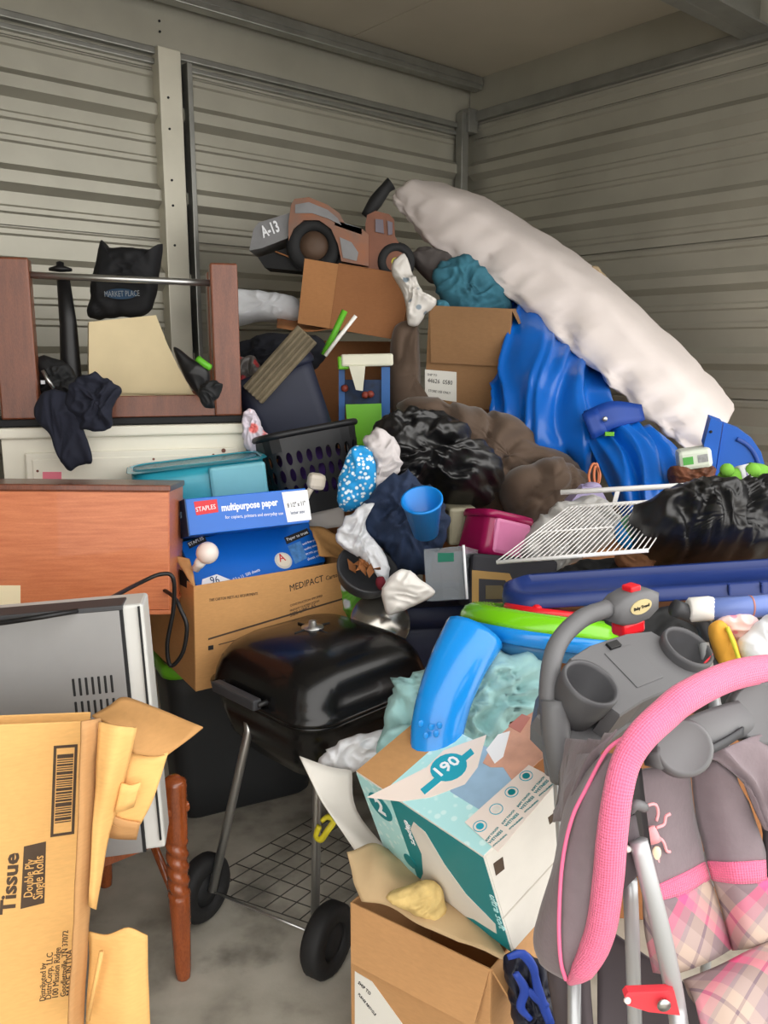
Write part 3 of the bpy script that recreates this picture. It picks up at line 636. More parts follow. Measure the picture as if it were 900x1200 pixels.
# ================================================================== right foreground: cartons, cloths, toy, stroller
of = Fr((-.068, 1.5, 0), -36, 0, 0)
t = T('open_carton', 'brown cardboard carton with one flap hanging down, under the diaper box', 'box', of.p(.16, .14, 0))
CB = cardboard('cardboard_tan', (196, 148, 98))
carton(t, of, .32, .30, .372, CB, (('R', .09, 150), ('F', .115, 168)))
lb_ = decal(of, 'y', 0, ((416, 1138), (436, 1150), (472, 1200), (474, 1230), (416, 1230)), M('white_label', (226, 224, 216), .6, 0, .02), t, 'label')
ftext('PLEASE RECYCLE', of, 'y', 0, (420, 1165), (440, 1190), INKB, t, 1.2).location += Vector(-of.ax('y')*.001)
ftext('SHIP TO', of, 'y', 0, (420, 1152), (434, 1166), INKB, t, 1.2).location += Vector(-of.ax('y')*.001)
KRAFT = M('kraft_paper', (196, 168, 128), .8, 0, .1, 6, .2, 14)
mb = MB().patch([[(408, 998, 1.52), (440, 990, 1.56), (480, 1010, 1.58), (545, 1040, 1.52)], [(414, 1030, 1.49), (450, 1020, 1.49), (490, 1045, 1.47), (570, 1085, 1.41)], [(424, 1056, 1.47), (455, 1062, 1.45), (500, 1088, 1.40), (598, 1128, 1.31)]], 7, 7, .003, .006, 14, 4)
mb.done('packing_paper', KRAFT, label='crumpled brown kraft packing paper spilling from the open carton', cat='paper')
FOAM = M('yellow_foam', (226, 196, 128), .9, 0, .15, 30, .6, 40)
MB().inflate(((452, 1052), (478, 1040), (505, 1034), (518, 1044), (522, 1066), (517, 1082), (500, 1076), (480, 1068)), 1.43, .02, .05, .006, 18, 3).done('foam_lump', FOAM, label='pale yellow foam lump poking out of the kraft paper', cat='foam')
MB().patch([[(388, 1200, 1.62), (404, 1180, 1.66), (416, 1186, 1.66)], [(385, 1225, 1.58), (402, 1215, 1.58), (420, 1215, 1.58)]], 4, 4, .002, .002, 9).done('paper_scrap', WHT, label='small white paper scrap on the floor beside the open carton', cat='paper')
# diaper box
pf = Fr((.008, 1.6, .403), -51, 21.2, 2.2)
L, D, HH = .348, .195, .246
AQ = spotted('aqua_print', (176, 226, 228), (206, 238, 238), 55, .4, .5); TQ = M('teal_print', (0, 134, 142), .5, 0, .06); TQL = M('bright_teal_print', (40, 166, 190), .5, 0, .05)
BW = M('carton_white', (226, 222, 214), .6, 0, .06, 8); CRM = M('cream_print', (240, 226, 216), .55, 0, .03); SKY2 = M('soft_blue_print', (164, 198, 226), .5, 0, .12, 12); SKIN = M('skin_print', (226, 172, 148), .5, 0, .14, 18)
t = T('diaper_box', 'tilted white and teal diaper carton marked 190, stuffed with clothes', 'box', pf.p(.17, .1, 0))
carton(t, pf, L, D, HH, BW, (), skip='')
MB().box(pf, (.0, .0, HH), (L, D, HH+.004), .001).done('top_panel', BW, t)
zt = HH+.004; TP = lambda pts, m, n='print', lift=0.: decal(pf, 'z', zt, pts, m, t, n, .0008, True, lift)
TPL = lambda pts, m, n='print', lift=0.: decal(pf, 'z', zt, [(x, y, zt) for x, y in pts], m, t, n, .0008, False, lift)
TPL(((.09, .001), (L-.001, .001), (L-.001, D-.001), (.09, D-.001)), AQ, 'top_print')
TPL(((.001, .001), (.09, .001), (.09, D-.001), (.001, D-.001)), CARD, 'bare_card')
TPL(((.20, .07), (.31, .07), (L-.002, .10), (L-.002, D-.002), (.16, D-.002), (.165, .12)), SKY2, 'blue_print', .0008)
TP(((430, 935), (500, 900), (520, 880), (570, 862), (560, 900), (545, 920), (505, 935), (470, 940)), CRM, 'white_panel', .001)
disc(pf, 'z', zt, (526, 900), .036, TQL, t, 'count_disc', lift=.002)
TP(((493, 926), (552, 878), (556, 884), (498, 932)), TQL, 'stripe', .0018)
text('190', pf.hw(517, 911, 'z', zt)+pf.ax('z')*.003, pf.hw(541, 894, 'z', zt)+pf.ax('z')*.003, pf.ax('z'), WHP, t, 'lettering', 1.0, .02)
# sleeping baby photograph (flat print)
TP(((566, 895), (580, 868), (600, 850), (634, 830), (650, 850), (648, 880), (630, 895), (612, 912), (600, 915), (590, 900), (575, 900)), SKIN, 'photo_print', .0016)
TP(((570, 880), (584, 862), (598, 858), (590, 888), (580, 896)), WHP, 'photo_print', .0024)
TP(((634, 842), (648, 836), (652, 872), (640, 880), (634, 868), (640, 856)), M('dark_brown_print', (120, 74, 60), .5, 0, .2, 40), 'photo_print', .0024)
TP(((596, 852), (612, 838), (622, 842), (610, 860)), M('rose_print', (206, 134, 122), .5, 0, .1), 'photo_print', .0026)
# icon panel
q0, q1, q2, q3 = [pf.hit(*q, 'z', zt) for q in ((545, 965), (620, 898), (655, 916), (584, 1000))]
TPL([(q[0], q[1]) for q in (q0, q1, q2, q3)], CRM, 'icon_panel', .0028)
for i, (cx, cy) in enumerate(((563, 970), (582, 950), (600, 930), (617, 911))):
    disc(pf, 'z', zt, (cx, cy), .0125, TQL, t, 'icon_ring', lift=.0036, r2=.0112)
    disc(pf, 'z', zt, (cx, cy), .007, (TQL, BW, TQ, TQ)[i], t, 'icon', lift=.0036)
    for k_ in range(3): ftext(('SOFT TOUCH', 'WETNESS', 'HYPOALLERGENIC')[k_], pf, 'z', zt, (cx+8+k_*4, cy+18+k_*3), (cx+22+k_*5, cy+2+k_*4), TQ, t, 1.0).location += Vector(pf.ax('z')*.0036)
# front face
FP = lambda pts, m, n='print', lift=0.: decal(pf, 'y', 0, [(x, 0, z) for x, z in pts], m, t, n, .0008, False, lift)
FP(((.001, .001), (.10, .001), (.10, HH), (.001, HH)), AQ, 'front_print'); FP(((.10, .001), (L-.001, .001), (L-.001, HH), (.10, HH)), TQ, 'front_print')
FP(((.10, .0), (.22, .0), (.26, .02), (.32, .03), (.325, .06), (.26, .09), (.22, .14), (.19, .205), (.16, .212), (.14, .18), (.15, .12), (.13, .05)), BW, 'diaper_print', .001)
disc(pf, 'y', 0, (.052, 0, .185), .034, TQ, t, 'size_disc', lift=.001, px=False)
text('2', pf.p(.04, -.002, .168), pf.p(.064, -.002, .168), -pf.ax('y'), WHP, t, 'lettering', 1.1, .03)
disc(pf, 'y', 0, (.095, 0, .06), .018, TQ, t, 'seal', lift=.0012, px=False)
text('diapers', pf.p(.128, -.002, .20), pf.p(.128, -.002, .135), -pf.ax('y'), WHP, t, 'lettering', 1.0)
text('ultra soft', pf.p(.335, -.002, .15), pf.p(.335, -.002, .06), -pf.ax('y'), AQ, t, 'lettering', 1.0)
decal(pf, 'x', L, ((578, 1012), (589, 1004), (591, 1018), (581, 1026)), INK, t, 'barcode'); decal(pf, 'x', L, ((642, 958), (652, 950), (653, 958), (644, 966)), INK, t, 'barcode')
decal(pf, 'x', L, [(L, .002, .09), (L, D-.002, .09), (L, D-.002, .093), (L, .002, .093)], M('seam_grey', (190, 184, 174), .7, 0, 0), t, 'seam', .001, False)
MB().patch([[(412, 903, 1.76), (418, 950, 1.70), (464, 1008, 1.62)], [(385, 898, 1.74), (395, 950, 1.68), (440, 1002, 1.61)], [(351, 886, 1.74), (378, 940, 1.68), (418, 1000, 1.62)]], 5, 4, .004, .002, 9).done('flap', BW, t)
# cloths
SEA = M('seafoam_cotton', (164, 208, 208), .9, 0, .1, 8, .4, 22); WCL = M('white_cotton', (226, 228, 232), .9, 0, .06, 8, .4, 22)
mb = MB().inflate(((446, 875), (455, 830), (458, 800), (480, 792), (510, 780), (545, 770), (600, 762), (632, 770), (642, 805), (636, 830), (605, 845), (580, 880), (560, 892), (520, 870), (470, 895), (455, 888)), 1.74, .07, .08, .020, 13, 4, .5, ctr=(545, 825, 1.74))
mb.inflate(((440, 878), (452, 858), (480, 850), (498, 860), (494, 885), (470, 894), (448, 888)), 1.66, .03, .03, .008, 12, 1, .5)
mb.done('baby_blanket', SEA, label='crumpled seafoam blanket heaped on the diaper box under the blue toy', cat='blanket')
MB().inflate(((374, 888), (395, 872), (420, 862), (450, 855), (458, 870), (440, 892), (410, 906), (380, 902)), 1.80, .05, .05, .012, 11, 6, .5).done('white_shirt', WCL, label='white crumpled cloth poking from the flap end of the diaper box', cat='cloth')
# activity toy
TOYB = M('toy_blue', (20, 140, 226), .25, 0, .04, 4, coat=.3); TOYG = M('toy_green', (122, 206, 20), .25, 0, .04, 4, coat=.3); TOYR = M('toy_red', (226, 28, 40), .3, 0, .04); TOYT = M('translucent_blue', (70, 140, 190), .3, 0, .1, trans=.3)
O = P(636, 738, 1.88); axt = unit(V3(.13, .24, 1))
t = T('activity_toy', 'green and blue round plastic toy table with a thick curved blue leg', 'toy', O-V3(0, 0, .1))
R_ = .198
MB().lathe([(.05, -.03), (R_*.9, -.03), (R_*.98, -.026), (R_*1.03, -.006), (R_, .006), (.05, .006)], O, axt, 48).done('blue_ring', TOYB, t)
MB().lathe([(.05, .006), (R_*1.0, .006), (R_*.99, .016), (R_*.94, .034), (R_*.84, .044), (R_*.66, .044), (R_*.6, .035), (.05, .034)], O, axt, 48).done('green_top', TOYG, t)
MB().lathe([(.03, -.055), (R_*.82, -.055), (R_*.88, -.04), (R_*.9, -.028), (.03, -.028)], O, axt, 40).done('base_ring', TOYT, t)
MB().lathe([(.0, .03), (R_*.5, .036), (R_*.48, .052), (.0, .052)], O, axt, 30).done('red_disc', TOYR, t)
MB().ball(O+axt*.062-V3(.03, .05, 0), .013, 8).done('red_knob', TOYR, t)
mb = MB().tube([P(556, 742, 1.72), P(538, 775, 1.66), P(522, 815, 1.61), P(513, 852, 1.58), P(511, 880, 1.565), P(511, 886, 1.565)], [.066, .060, .056, .054, .052, .042], 16, 6, .62, up=(1, .2, 0)).done('leg', TOYB, t)
MB().tube([P(690, 755, 1.80), P(715, 775, 1.76), P(722, 800, 1.76)], [.05, .05, .05], 14, 5, .5, up=(1, .2, 0)).done('leg', TOYB, t)
mb = MB()
for dx, dy in ((-12, -10), (0, -6), (10, -8), (-6, 4), (6, 2)): mb.ball(P(505+dx, 858+dy, 1.532), (.006, .002, .008), 6)
mb.done('moulded_logo', TOYB, t, kind='stuff')
# navy sled / lid behind the stroller handle
NVP = M('navy_plastic', (32, 54, 118), .38, 0, .08, 4)
sl = Fr(P(590, 716, 1.86), -6, 2, -5.5)
t = T('tub_lid', 'long navy blue plastic tub lid lying under the black trash bag', 'lid', sl.p(.3, .2, -.02))
MB().rings([[sl.p(x, y, z) for x, y in rrect(.78, .17, .07, 8)] for z in (0, .003)]+[[sl.p(.006+x*.985, .006+y*.98, .027) for x, y in rrect(.78, .17, .07, 8)], [sl.p(.03+x*.92, .025+y*.9, .031) for x, y in rrect(.78, .17, .07, 8)], [sl.p(.05+x*.87, .035+y*.86, .012) for x, y in rrect(.78, .17, .07, 8)]]).done('rim', NVP, t)
for x in (.50, .57, .62): MB().box(sl, (x, -.004, .006), (x+.006, .02, .029), .002).done('rib', NVP, t)
# navy bin behind the grill
vf = Fr(P(446, 745, 2.36)-V3(0, 0, .70), 8, 0, 0); NVB = M('dark_navy_plastic', (24, 32, 62), .5, 0, .1)
t = T('navy_bin', 'tall dark navy plastic bin with wide rim, right of the grill lid', 'bin', vf.p(.15, .12, 0))
tub(t, vf, .30, .26, .78, NVB, NVB, .03, .05, rimh=.06, rimw=.012)
MB().box(vf, (.02, .01, .74), (.28, .25, .765), .004).done('lid', NVB, t)
# tube with white cap
t = T('umbrella_tube', 'periwinkle blue tube with a white end cap, behind the stroller tray', 'tube', P(850, 712, 1.5))
BLUT = M('periwinkle_print', (110, 132, 196), .35, 0, .08)
MB().tube([P(822, 714, 1.52), P(880, 711, 1.51), P(960, 706, 1.5)], .021, 16).done('tube', BLUT, t)
MB().tube([P(806, 714.5, 1.525), P(809, 714.5, 1.525), P(832, 713, 1.52), P(835, 713, 1.52)], [.019, .0235, .0235, .022], 16).done('end_cap', WHT, t)
MB().tube([P(878, 711, 1.51), P(880, 711, 1.51)], .0216, 16).done('band', M('orange_print', (180, 120, 110), .5, 0, .1), t)
# clothes under the tube
MB().inflate(((832, 735), (846, 728), (858, 745), (866, 765), (872, 790), (850, 790), (838, 765)), 1.47, .02, .03, .004, 10, 1).done('orange_cloth', M('marigold_cotton', (230, 168, 60), .8, 0, .08, bump=.1), label='marigold yellow cloth wedged behind the right cup holder', cat='cloth')
MB().tube([P(852, 735, 1.45), P(860, 755, 1.44), P(870, 785, 1.44)], .004, 8, 4).done('yellow_cord', M('yellow_cord', (214, 210, 60), .6, 0, .05), label='thin yellow cord beside the marigold cloth', cat='cord')
MB().inflate(((840, 728), (862, 720), (885, 724), (884, 745), (870, 758), (858, 748)), 1.50, .02, .03, .006, 14, 2).done('pink_baby_cloth', spotted('pink_floral', (232, 200, 196), (226, 140, 158), 40, .3), label='pink floral baby cloth below the periwinkle tube', cat='cloth')
MB().inflate(((866, 755), (880, 738), (900, 722), (925, 720), (925, 790), (890, 790), (875, 775)), 1.46, .03, .04, .01, 10, 3).done('white_onesie', WCL, label='crumpled white baby garment at the right edge above the pink canopy', cat='clothing')
# ------------------------------------------------------------------ stroller
PINK = quilt('pink_quilt', (232, 108, 146), 130., .6); PINKC = M('pink_cotton', (240, 116, 156), .8, 0, .06); TAUPE = M('taupe_polyester', (122, 109, 114), .85, 0, .06, 30, .12, 120, sheen=.2); TAUPED = M('dark_taupe', (84, 76, 80), .85, 0, .08)
root = T('stroller', 'grey and pink baby stroller with plaid seat, cup tray and quilted canopy edge', 'stroller', (.5, 1.15, 0))
sfm = Fr(P(687, 808, 1.27), 38, 30, 0)     # parent tray frame: x lateral, y toward the handle
# handle
hb = [P(650, 905, 1.27), P(646, 860, 1.27), P(643, 810, 1.29), P(652, 758, 1.35), P(680, 726, 1.41), P(712, 713, 1.45), P(745, 710, 1.48), P(790, 712, 1.52), P(822, 728, 1.53), P(836, 765, 1.5), P(840, 800, 1.46)]
MB().tube(hb[:2]+hb[2:6], .0165, 14, 6).done('handle_grip', GREYP, root)
MB().tube(hb[7:], .0165, 14, 6).done('handle_grip', GREYD, root)
MB().tube([P(649, 820, 1.27), P(651, 850, 1.26), P(654, 885, 1.25), P(655, 915, 1.25)], [.022, .024, .022, .014], 14, 3).done('handle_joint', GREYP, root)
hub = Fr(P(712, 718, 1.45), 30, 0, -6)
mb = MB().rings([[hub.p(x, -.02*s_, z*s_*1.0) for x, z in ((-.0, -.016), (.02, -.026), (.05, -.03), (.085, -.03), (.11, -.018), (.112, .012), (.09, .026), (.05, .03), (.02, .026), (.0, .014))] if False else [hub.p(.055+(x-.055)*k_, yy, .0+z*k_) for x, z in ((-.0, -.016), (.02, -.026), (.05, -.031), (.085, -.029), (.11, -.016), (.112, .014), (.09, .027), (.05, .031), (.02, .026), (.0, .014))] for yy, k_, s_ in ((-.026, .8, 1), (-.018, 1, 1), (.018, 1, 1), (.026, .8, 1))])
mb.done('handle_hub', GREYP, root)
MB().prism([hub.p(.056+.026*math.cos(a), -.026, .004+.0135*math.sin(a)) for a in np.linspace(0, 6.283, 28, endpoint=False)], -hub.ax('y')*.002).done('badge', M('cream_badge', (206, 190, 140), .4, .2, .05), root)
text('Baby Trend', hub.p(.037, -.0285, .001), hub.p(.075, -.0285, .001), -hub.ax('y'), INKB, root, 'lettering')
MB().box(hub, (.02, -.02, -.052), (.075, .015, -.025), .006).done('fold_button', TOYR, root)
MB().box(hub, (.045, -.015, .028), (.07, .01, .04), .003).done('release_button', TOYR, root)
# parent tray
q = [(-.055, -.03), (-.03, -.06), (.03, -.068), (.09, -.058), (.19, -.058), (.245, -.068), (.305, -.06), (.33, -.03), (.335, .02), (.30, .06), (.19, .075), (.09, .075), (-.01, .06), (-.06, .02)]
MB().rings([[sfm.p(x*.93+.01, y*.7, -.125) for x, y in q], [sfm.p(x, y, -.09) for x, y in q], [sfm.p(x, y, -.066) for x, y in q], [sfm.p(x*.97+.004, y*.93, -.06) for x, y in q]], True, False).done('tray_base', GREYP, root)
arcs = lambda cx, sg: [(cx+sg*.044*math.cos(a), .044*math.sin(a)) for a in np.radians(np.linspace(-72, 72, 11))]
q = [(.02, -.062), (.09, -.054), (.19, -.054), (.255, -.062)]+arcs(.275, -1)+[(.25, .064), (.19, .075), (.09, .075), (.025, .064)]+arcs(.0, 1)[::-1]
MB().rings([[sfm.p(x, y, -.066) for x, y in q], [sfm.p(x, y, -.004) for x, y in q], [sfm.p(x, y*.96, .0) for x, y in q]], True, False).done('tray', GREYP, root)
MB().box(sfm, (.10, -.03, .0), (.175, .05, .002), .001).done('tray_lid', GREYP, root); MB().box(sfm, (.12, .052, -.001), (.15, .066, .005), .001).done('latch', BLK, root)
for cx, cy in ((.0, .0), (.275, .0)):
    MB().lathe([(.034, -.07), (.046, -.02), (.049, .012), (.0475, .019), (.043, .019), (.041, .012), (.036, -.06), (.001, -.06)], sfm.p(cx, cy, 0), sfm.ax('z'), 36).done('cup_holder', GREYD2, root)
MB().patch([[(829, 772, 1.42), (836, 766, 1.43)], [(824, 778, 1.41), (834, 777, 1.42)]], 2, 2, .002).done('ticket', RED, root)
# canopy front edge (quilted)
arc = [P(668, 1151, 1.0), P(683, 1137, .985), P(696, 1112, .98), P(706, 1080, .975), P(713, 1028, .97), P(717, 982, .965), P(724, 930, .97), P(734, 892, .985), P(752, 863, 1.0), P(778, 838, 1.025), P(804, 817, 1.05), P(851, 794, 1.11), P(900, 784, 1.17), P(980, 782, 1.26)]
MB().tube(arc, [.006, .017, .021, .0215, .0215, .021, .020, .020, .021, .0215, .0215, .021, .021, .021], 18, 8, .8, up=(-1, -.4, .3)).done('canopy_edge', PINK, root)
# canopy fabric bulging behind the edge
MB().patch([[(735, 880, 1.0), (722, 884, 1.03), (711, 884, 1.05), (690, 884, 1.12), (668, 885, 1.2)], [(716, 940, .985), (700, 942, 1.0), (683, 932, 1.03), (668, 940, 1.1), (662, 935, 1.18)], [(706, 1000, .98), (688, 1005, .985), (661, 1005, 1.015), (650, 1010, 1.06), (655, 1000, 1.14)], [(700, 1060, .98), (680, 1065, .985), (655, 1070, 1.005), (634, 1068, 1.05), (640, 1060, 1.13)], [(690, 1105, .985), (675, 1108, .99), (656, 1112, 1.0), (628, 1102, 1.05), (634, 1090, 1.13)], [(672, 1142, 1.0), (666, 1144, 1.0), (660, 1146, 1.005), (636, 1130, 1.05), (640, 1120, 1.13)]], 6, 7, .003, .004, 9, 2, st=(1.5, 1.5, .35)).done('canopy_fabric', TAUPE, root)
MB().tube([P(735, 862, 1.03), P(711, 880, 1.03), P(687, 924, 1.02), P(670, 960, 1.01), P(659, 1011, 1.0), P(655, 1078, .99), P(657, 1125, .99), P(663, 1148, .995)], .0028, 8, 6).done('piping', PINKC, root)
MB().patch([[(730, 862, 1.06), (700, 870, 1.14), (672, 868, 1.24)], [(712, 880, 1.06), (690, 900, 1.12), (664, 890, 1.24)], [(692, 905, 1.08), (676, 925, 1.12), (660, 930, 1.22)], [(680, 935, 1.09), (668, 960, 1.13), (655, 965, 1.2)]], 8, 6, .003, .004, 12, 5, uf=(4, .012)).done('canopy_fold', TAUPE, root)
# hinge parts and frame tubes
MB().patch([[(735, 905, 1.0), (752, 900, 1.02)], [(733, 950, 1.0), (757, 945, 1.03)], [(735, 1020, 1.0), (764, 1000, 1.03)]], 3, 4, .012).done('hinge_strap', BLK, root)
MB().patch([[(731, 960, .985), (745, 955, .995)], [(730, 1030, .985), (755, 1010, .995)], [(728, 1045, .99), (752, 1022, 1.0)]], 3, 4, .008).done('hinge_plate', TAUPED, root)
MB().ball(P(736, 995, .982), .0045, 6).done('rivet', WHT, root)
MB().tube([P(737, 950, 1.0), P(745, 943, .99), P(755, 946, 1.0)], .007, 8, 4).done('canopy_clip', GREYP, root)
MB().tube([P(748, 985, .985), P(762, 1040, .97), P(778, 1105, .96), P(792, 1175, .96), P(800, 1240, .96), PZ(810, 1330, .12)], .0125, 14, 4).done('frame_tube', GREYL, root)
MB().tube([P(738, 1030, 1.03), P(741, 1100, 1.03), P(745, 1240, 1.03)], .0105, 12, 3).done('frame_tube', GREYL, root)
MB().tube([P(673, 1150, 1.1), P(673, 1240, 1.09), P(676, 1330, 1.08)], .0105, 12).done('frame_tube', GREYL, root)
MB().tube([P(655, 905, 1.26), P(657, 950, 1.24), P(664, 1050, 1.2), P(673, 1160, 1.12)], .010, 12, 3).done('frame_tube', GREYL, root)
MB().prism([P(732, 1168, .945), P(736, 1163, .945), P(790, 1161, .94), P(797, 1190, .94), P(760, 1186, .945), P(735, 1178, .945)], V3(0, .012, 0)).done('red_latch', M('coral_plastic', (222, 62, 72), .4, 0, .05), root)
MB().lathe([(.001, 0), (.007, 0), (.009, .004), (.001, .005)], P(777, 1176, .938), V3(0, -1, 0), 14).done('latch_bolt', CHROME, root); MB().lathe([(.001, 0), (.005, 0), (.004, .003), (.001, .004)], P(735, 1172, .944), V3(0, -1, 0), 10).done('rivet', WHT, root)
# seat back: grey upper, pink band, plaid lower
MB().patch([[(745, 905, 1.08), (778, 900, 1.10), (808, 898, 1.13)], [(752, 960, 1.06), (788, 955, 1.09), (814, 950, 1.13)], [(762, 1010, 1.045), (795, 1000, 1.075), (822, 985, 1.12)], [(768, 1040, 1.04), (802, 1024, 1.07), (827, 1010, 1.11)]], 5, 4, .012).done('backrest_panel', TAUPE, root)
MB().patch([[(809, 900, 1.13), (835, 894, 1.10), (862, 915, 1.09), (878, 940, 1.10)], [(815, 955, 1.13), (848, 945, 1.10), (880, 955, 1.10), (890, 975, 1.11)], [(823, 988, 1.12), (858, 985, 1.09), (888, 985, 1.09), (897, 995, 1.10)], [(828, 1010, 1.11), (858, 1012, 1.08), (886, 1010, 1.08), (898, 1008, 1.09)]], 5, 4, .012).done('backrest_panel', TAUPE, root)
MB().patch([[(768, 1040, 1.036), (802, 1024, 1.066), (827, 1010, 1.106)], [(772, 1058, 1.034), (806, 1048, 1.062), (833, 1030, 1.102)]], 5, 3, .01).done('pink_band', PINK, root)
MB().patch([[(828, 1010, 1.106), (858, 1012, 1.076), (886, 1010, 1.076), (898, 1008, 1.086)], [(834, 1032, 1.102), (862, 1036, 1.072), (888, 1035, 1.072), (899, 1032, 1.08)]], 5, 3, .01).done('pink_band', PINK, root)
PL = plaid()
MB().patch([[(752, 1040, 1.05), (772, 1055, 1.036), (806, 1046, 1.062), (833, 1029, 1.103)], [(755, 1090, 1.045), (778, 1095, 1.03), (815, 1080, 1.055), (845, 1066, 1.098)], [(765, 1140, 1.04), (790, 1142, 1.02), (830, 1128, 1.04), (858, 1112, 1.09)]], 5, 5, .012).done('plaid_panel', PL, root)
MB().patch([[(834, 1030, 1.103), (862, 1035, 1.073), (888, 1034, 1.073), (905, 1031, 1.08)], [(846, 1068, 1.098), (870, 1072, 1.07), (892, 1070, 1.07), (908, 1068, 1.08)], [(858, 1114, 1.09), (878, 1112, 1.06), (897, 1106, 1.06), (915, 1100, 1.07)]], 5, 5, .012).done('plaid_panel', PL, root)
MB().patch([[(800, 1148, 1.02), (840, 1132, 1.03), (880, 1112, 1.05), (930, 1090, 1.08)], [(815, 1175, .96), (850, 1160, .97), (890, 1145, .99), (935, 1130, 1.01)], [(835, 1260, .88), (865, 1250, .88), (900, 1240, .90), (940, 1230, .92)]], 5, 6, .02).done('seat_cushion', PL, root)
MB().patch([[(700, 1080, 1.16), (740, 1110, 1.13), (790, 1145, 1.10), (826, 1170, 1.06)], [(700, 1150, 1.14), (740, 1160, 1.12), (790, 1185, 1.09), (835, 1200, 1.05)], [(700, 1260, 1.10), (745, 1260, 1.09), (790, 1260, 1.07), (840, 1260, 1.03)]], 5, 4, .006, .003, 10).done('seat_skirt', TAUPED, root)
MB().patch([[(690, 1140, 1.1), (655, 1130, 1.12), (640, 1120, 1.15)], [(700, 1260, 1.1), (670, 1260, 1.12), (660, 1260, 1.14)]], 4, 4, .006, .004, 10).done('storage_basket', TAUPED, root)
MB().patch([[(862, 890, 1.13), (900, 880, 1.12), (940, 870, 1.14)], [(890, 960, 1.12), (910, 950, 1.10), (945, 940, 1.12)], [(898, 1030, 1.1), (915, 1030, 1.08), (950, 1020, 1.1)]], 4, 4, .01, .008, 10).done('side_wing', TAUPED, root)
MB().patch([[(824, 884, 1.09), (850, 874, 1.10), (880, 862, 1.12), (915, 850, 1.14)], [(845, 894, 1.085), (866, 890, 1.095), (890, 885, 1.11), (915, 880, 1.13)], [(872, 925, 1.085), (884, 928, 1.09), (898, 930, 1.10), (915, 935, 1.12)], [(890, 970, 1.085), (898, 972, 1.09), (906, 975, 1.10), (918, 980, 1.12)]], 10, 6, .004, .002, 9, 3, uf=(3, .018)).done('fabric_fold', TAUPE, root)
# embroidered little animal on the seat back, upside down
EM = M('embroidery_pink', (246, 166, 172), .8, 0, .03); EC = M('embroidery_cream', (246, 222, 190), .8, 0, .03)
ep = lambda x, y: P(x, y, 1.055+(x-765)*.0006)-V3(0, .004, 0)
an = MB().tube([ep(760, 968), ep(766, 985)], [.008, .010], 10, 3, .4).done('embroidery', EM, root)
for pts in (((755, 962), (752, 950), (758, 942), (767, 941), (770, 950), (768, 960)), ((768, 968), (777, 964), (779, 955), (784, 952)), ((768, 978), (776, 984), (780, 995), (784, 996)), ((770, 1004), (771, 1012), (774, 1018))): MB().tube([ep(*w) for w in pts], .0022, 8, 4).done('embroidery', EM, an)
MB().ball(ep(768, 998), (.007, .003, .011), 8).done('embroidery', EC, an)
# child tray with two pods
MB().patch([[(770, 858, 1.06), (810, 838, 1.09), (860, 822, 1.13), (925, 812, 1.18)], [(770, 880, 1.035), (812, 868, 1.065), (865, 850, 1.10), (925, 840, 1.15)], [(775, 902, 1.03), (815, 892, 1.06), (862, 868, 1.10), (925, 862, 1.15)]], 6, 6, .03).done('child_tray', GREYP, root)
nz = unit(V3(-.2, -.85, .5))
for c_, r_ in (((800, 876, 1.045), .037), ((893, 836, 1.13), .045)):
    MB().lathe([(r_*1.05, -.03), (r_*1.05, .004), (r_*.92, .014), (r_*.86, .012), (.001, .012)], P(*c_), nz, 32).done('tray_pod', GREYP, root)
MB().patch([[(822, 880, 1.05), (850, 866, 1.08), (872, 852, 1.095)], [(824, 888, 1.048), (850, 876, 1.078), (872, 862, 1.093)]], 4, 2, .004).done('tray_slot', GREYD, root)
for w, a_ in (((.36, .86), 1), ((.68, 1.05), 1), ((.38, 1.22), 1), ((.62, 1.4), 1)): wheel(root, V3(w[0], w[1], .085), unit(V3(.79, .616, 0)), .085, .04, TIRE, GREYP)
MB().tube([V3(.36, .86, .085), V3(.68, 1.05, .085)], .008, 8).done('axle', GREYL, root); MB().tube([V3(.38, 1.22, .085), V3(.62, 1.4, .085)], .008, 8).done('axle', GREYL, root)
for a_, b_ in ((V3(.38, 1.22, .085), P(673, 1240, 1.09)), (V3(.62, 1.4, .085), P(838, 800, 1.46)), (V3(.68, 1.05, .085), V3(.585, 1.46, .93))): MB().tube([a_, b_], .010, 10).done('frame_tube', GREYL, root)
# blue and black jacket below the diaper box
mb = MB().inflate(((590, 1122), (610, 1115), (632, 1125), (650, 1160), (662, 1205), (660, 1260), (620, 1260), (602, 1200), (596, 1160)), 1.30, .03, .04, .012, 16, 7)
t_ = mb.done('jacket', M('navy_nylon', (22, 27, 48), .5, 0, .2, 20), label='navy jacket with bright blue trim, squeezed between the open carton and stroller', cat='jacket')
for pts in (((595, 1122), (612, 1118), (625, 1135), (628, 1155)), ((604, 1140), (615, 1160), (610, 1180), (622, 1195)), ((625, 1135), (632, 1165), (645, 1200)), ((618, 1160), (628, 1168), (640, 1180))): MB().tube([P(*w, 1.255) for w in pts], [.006, .009, .008, .005][:len(pts)], 8, 4, .5).done('blue_trim', M('royal_blue_nylon', (34, 70, 170), .5, 0, .1), t_)
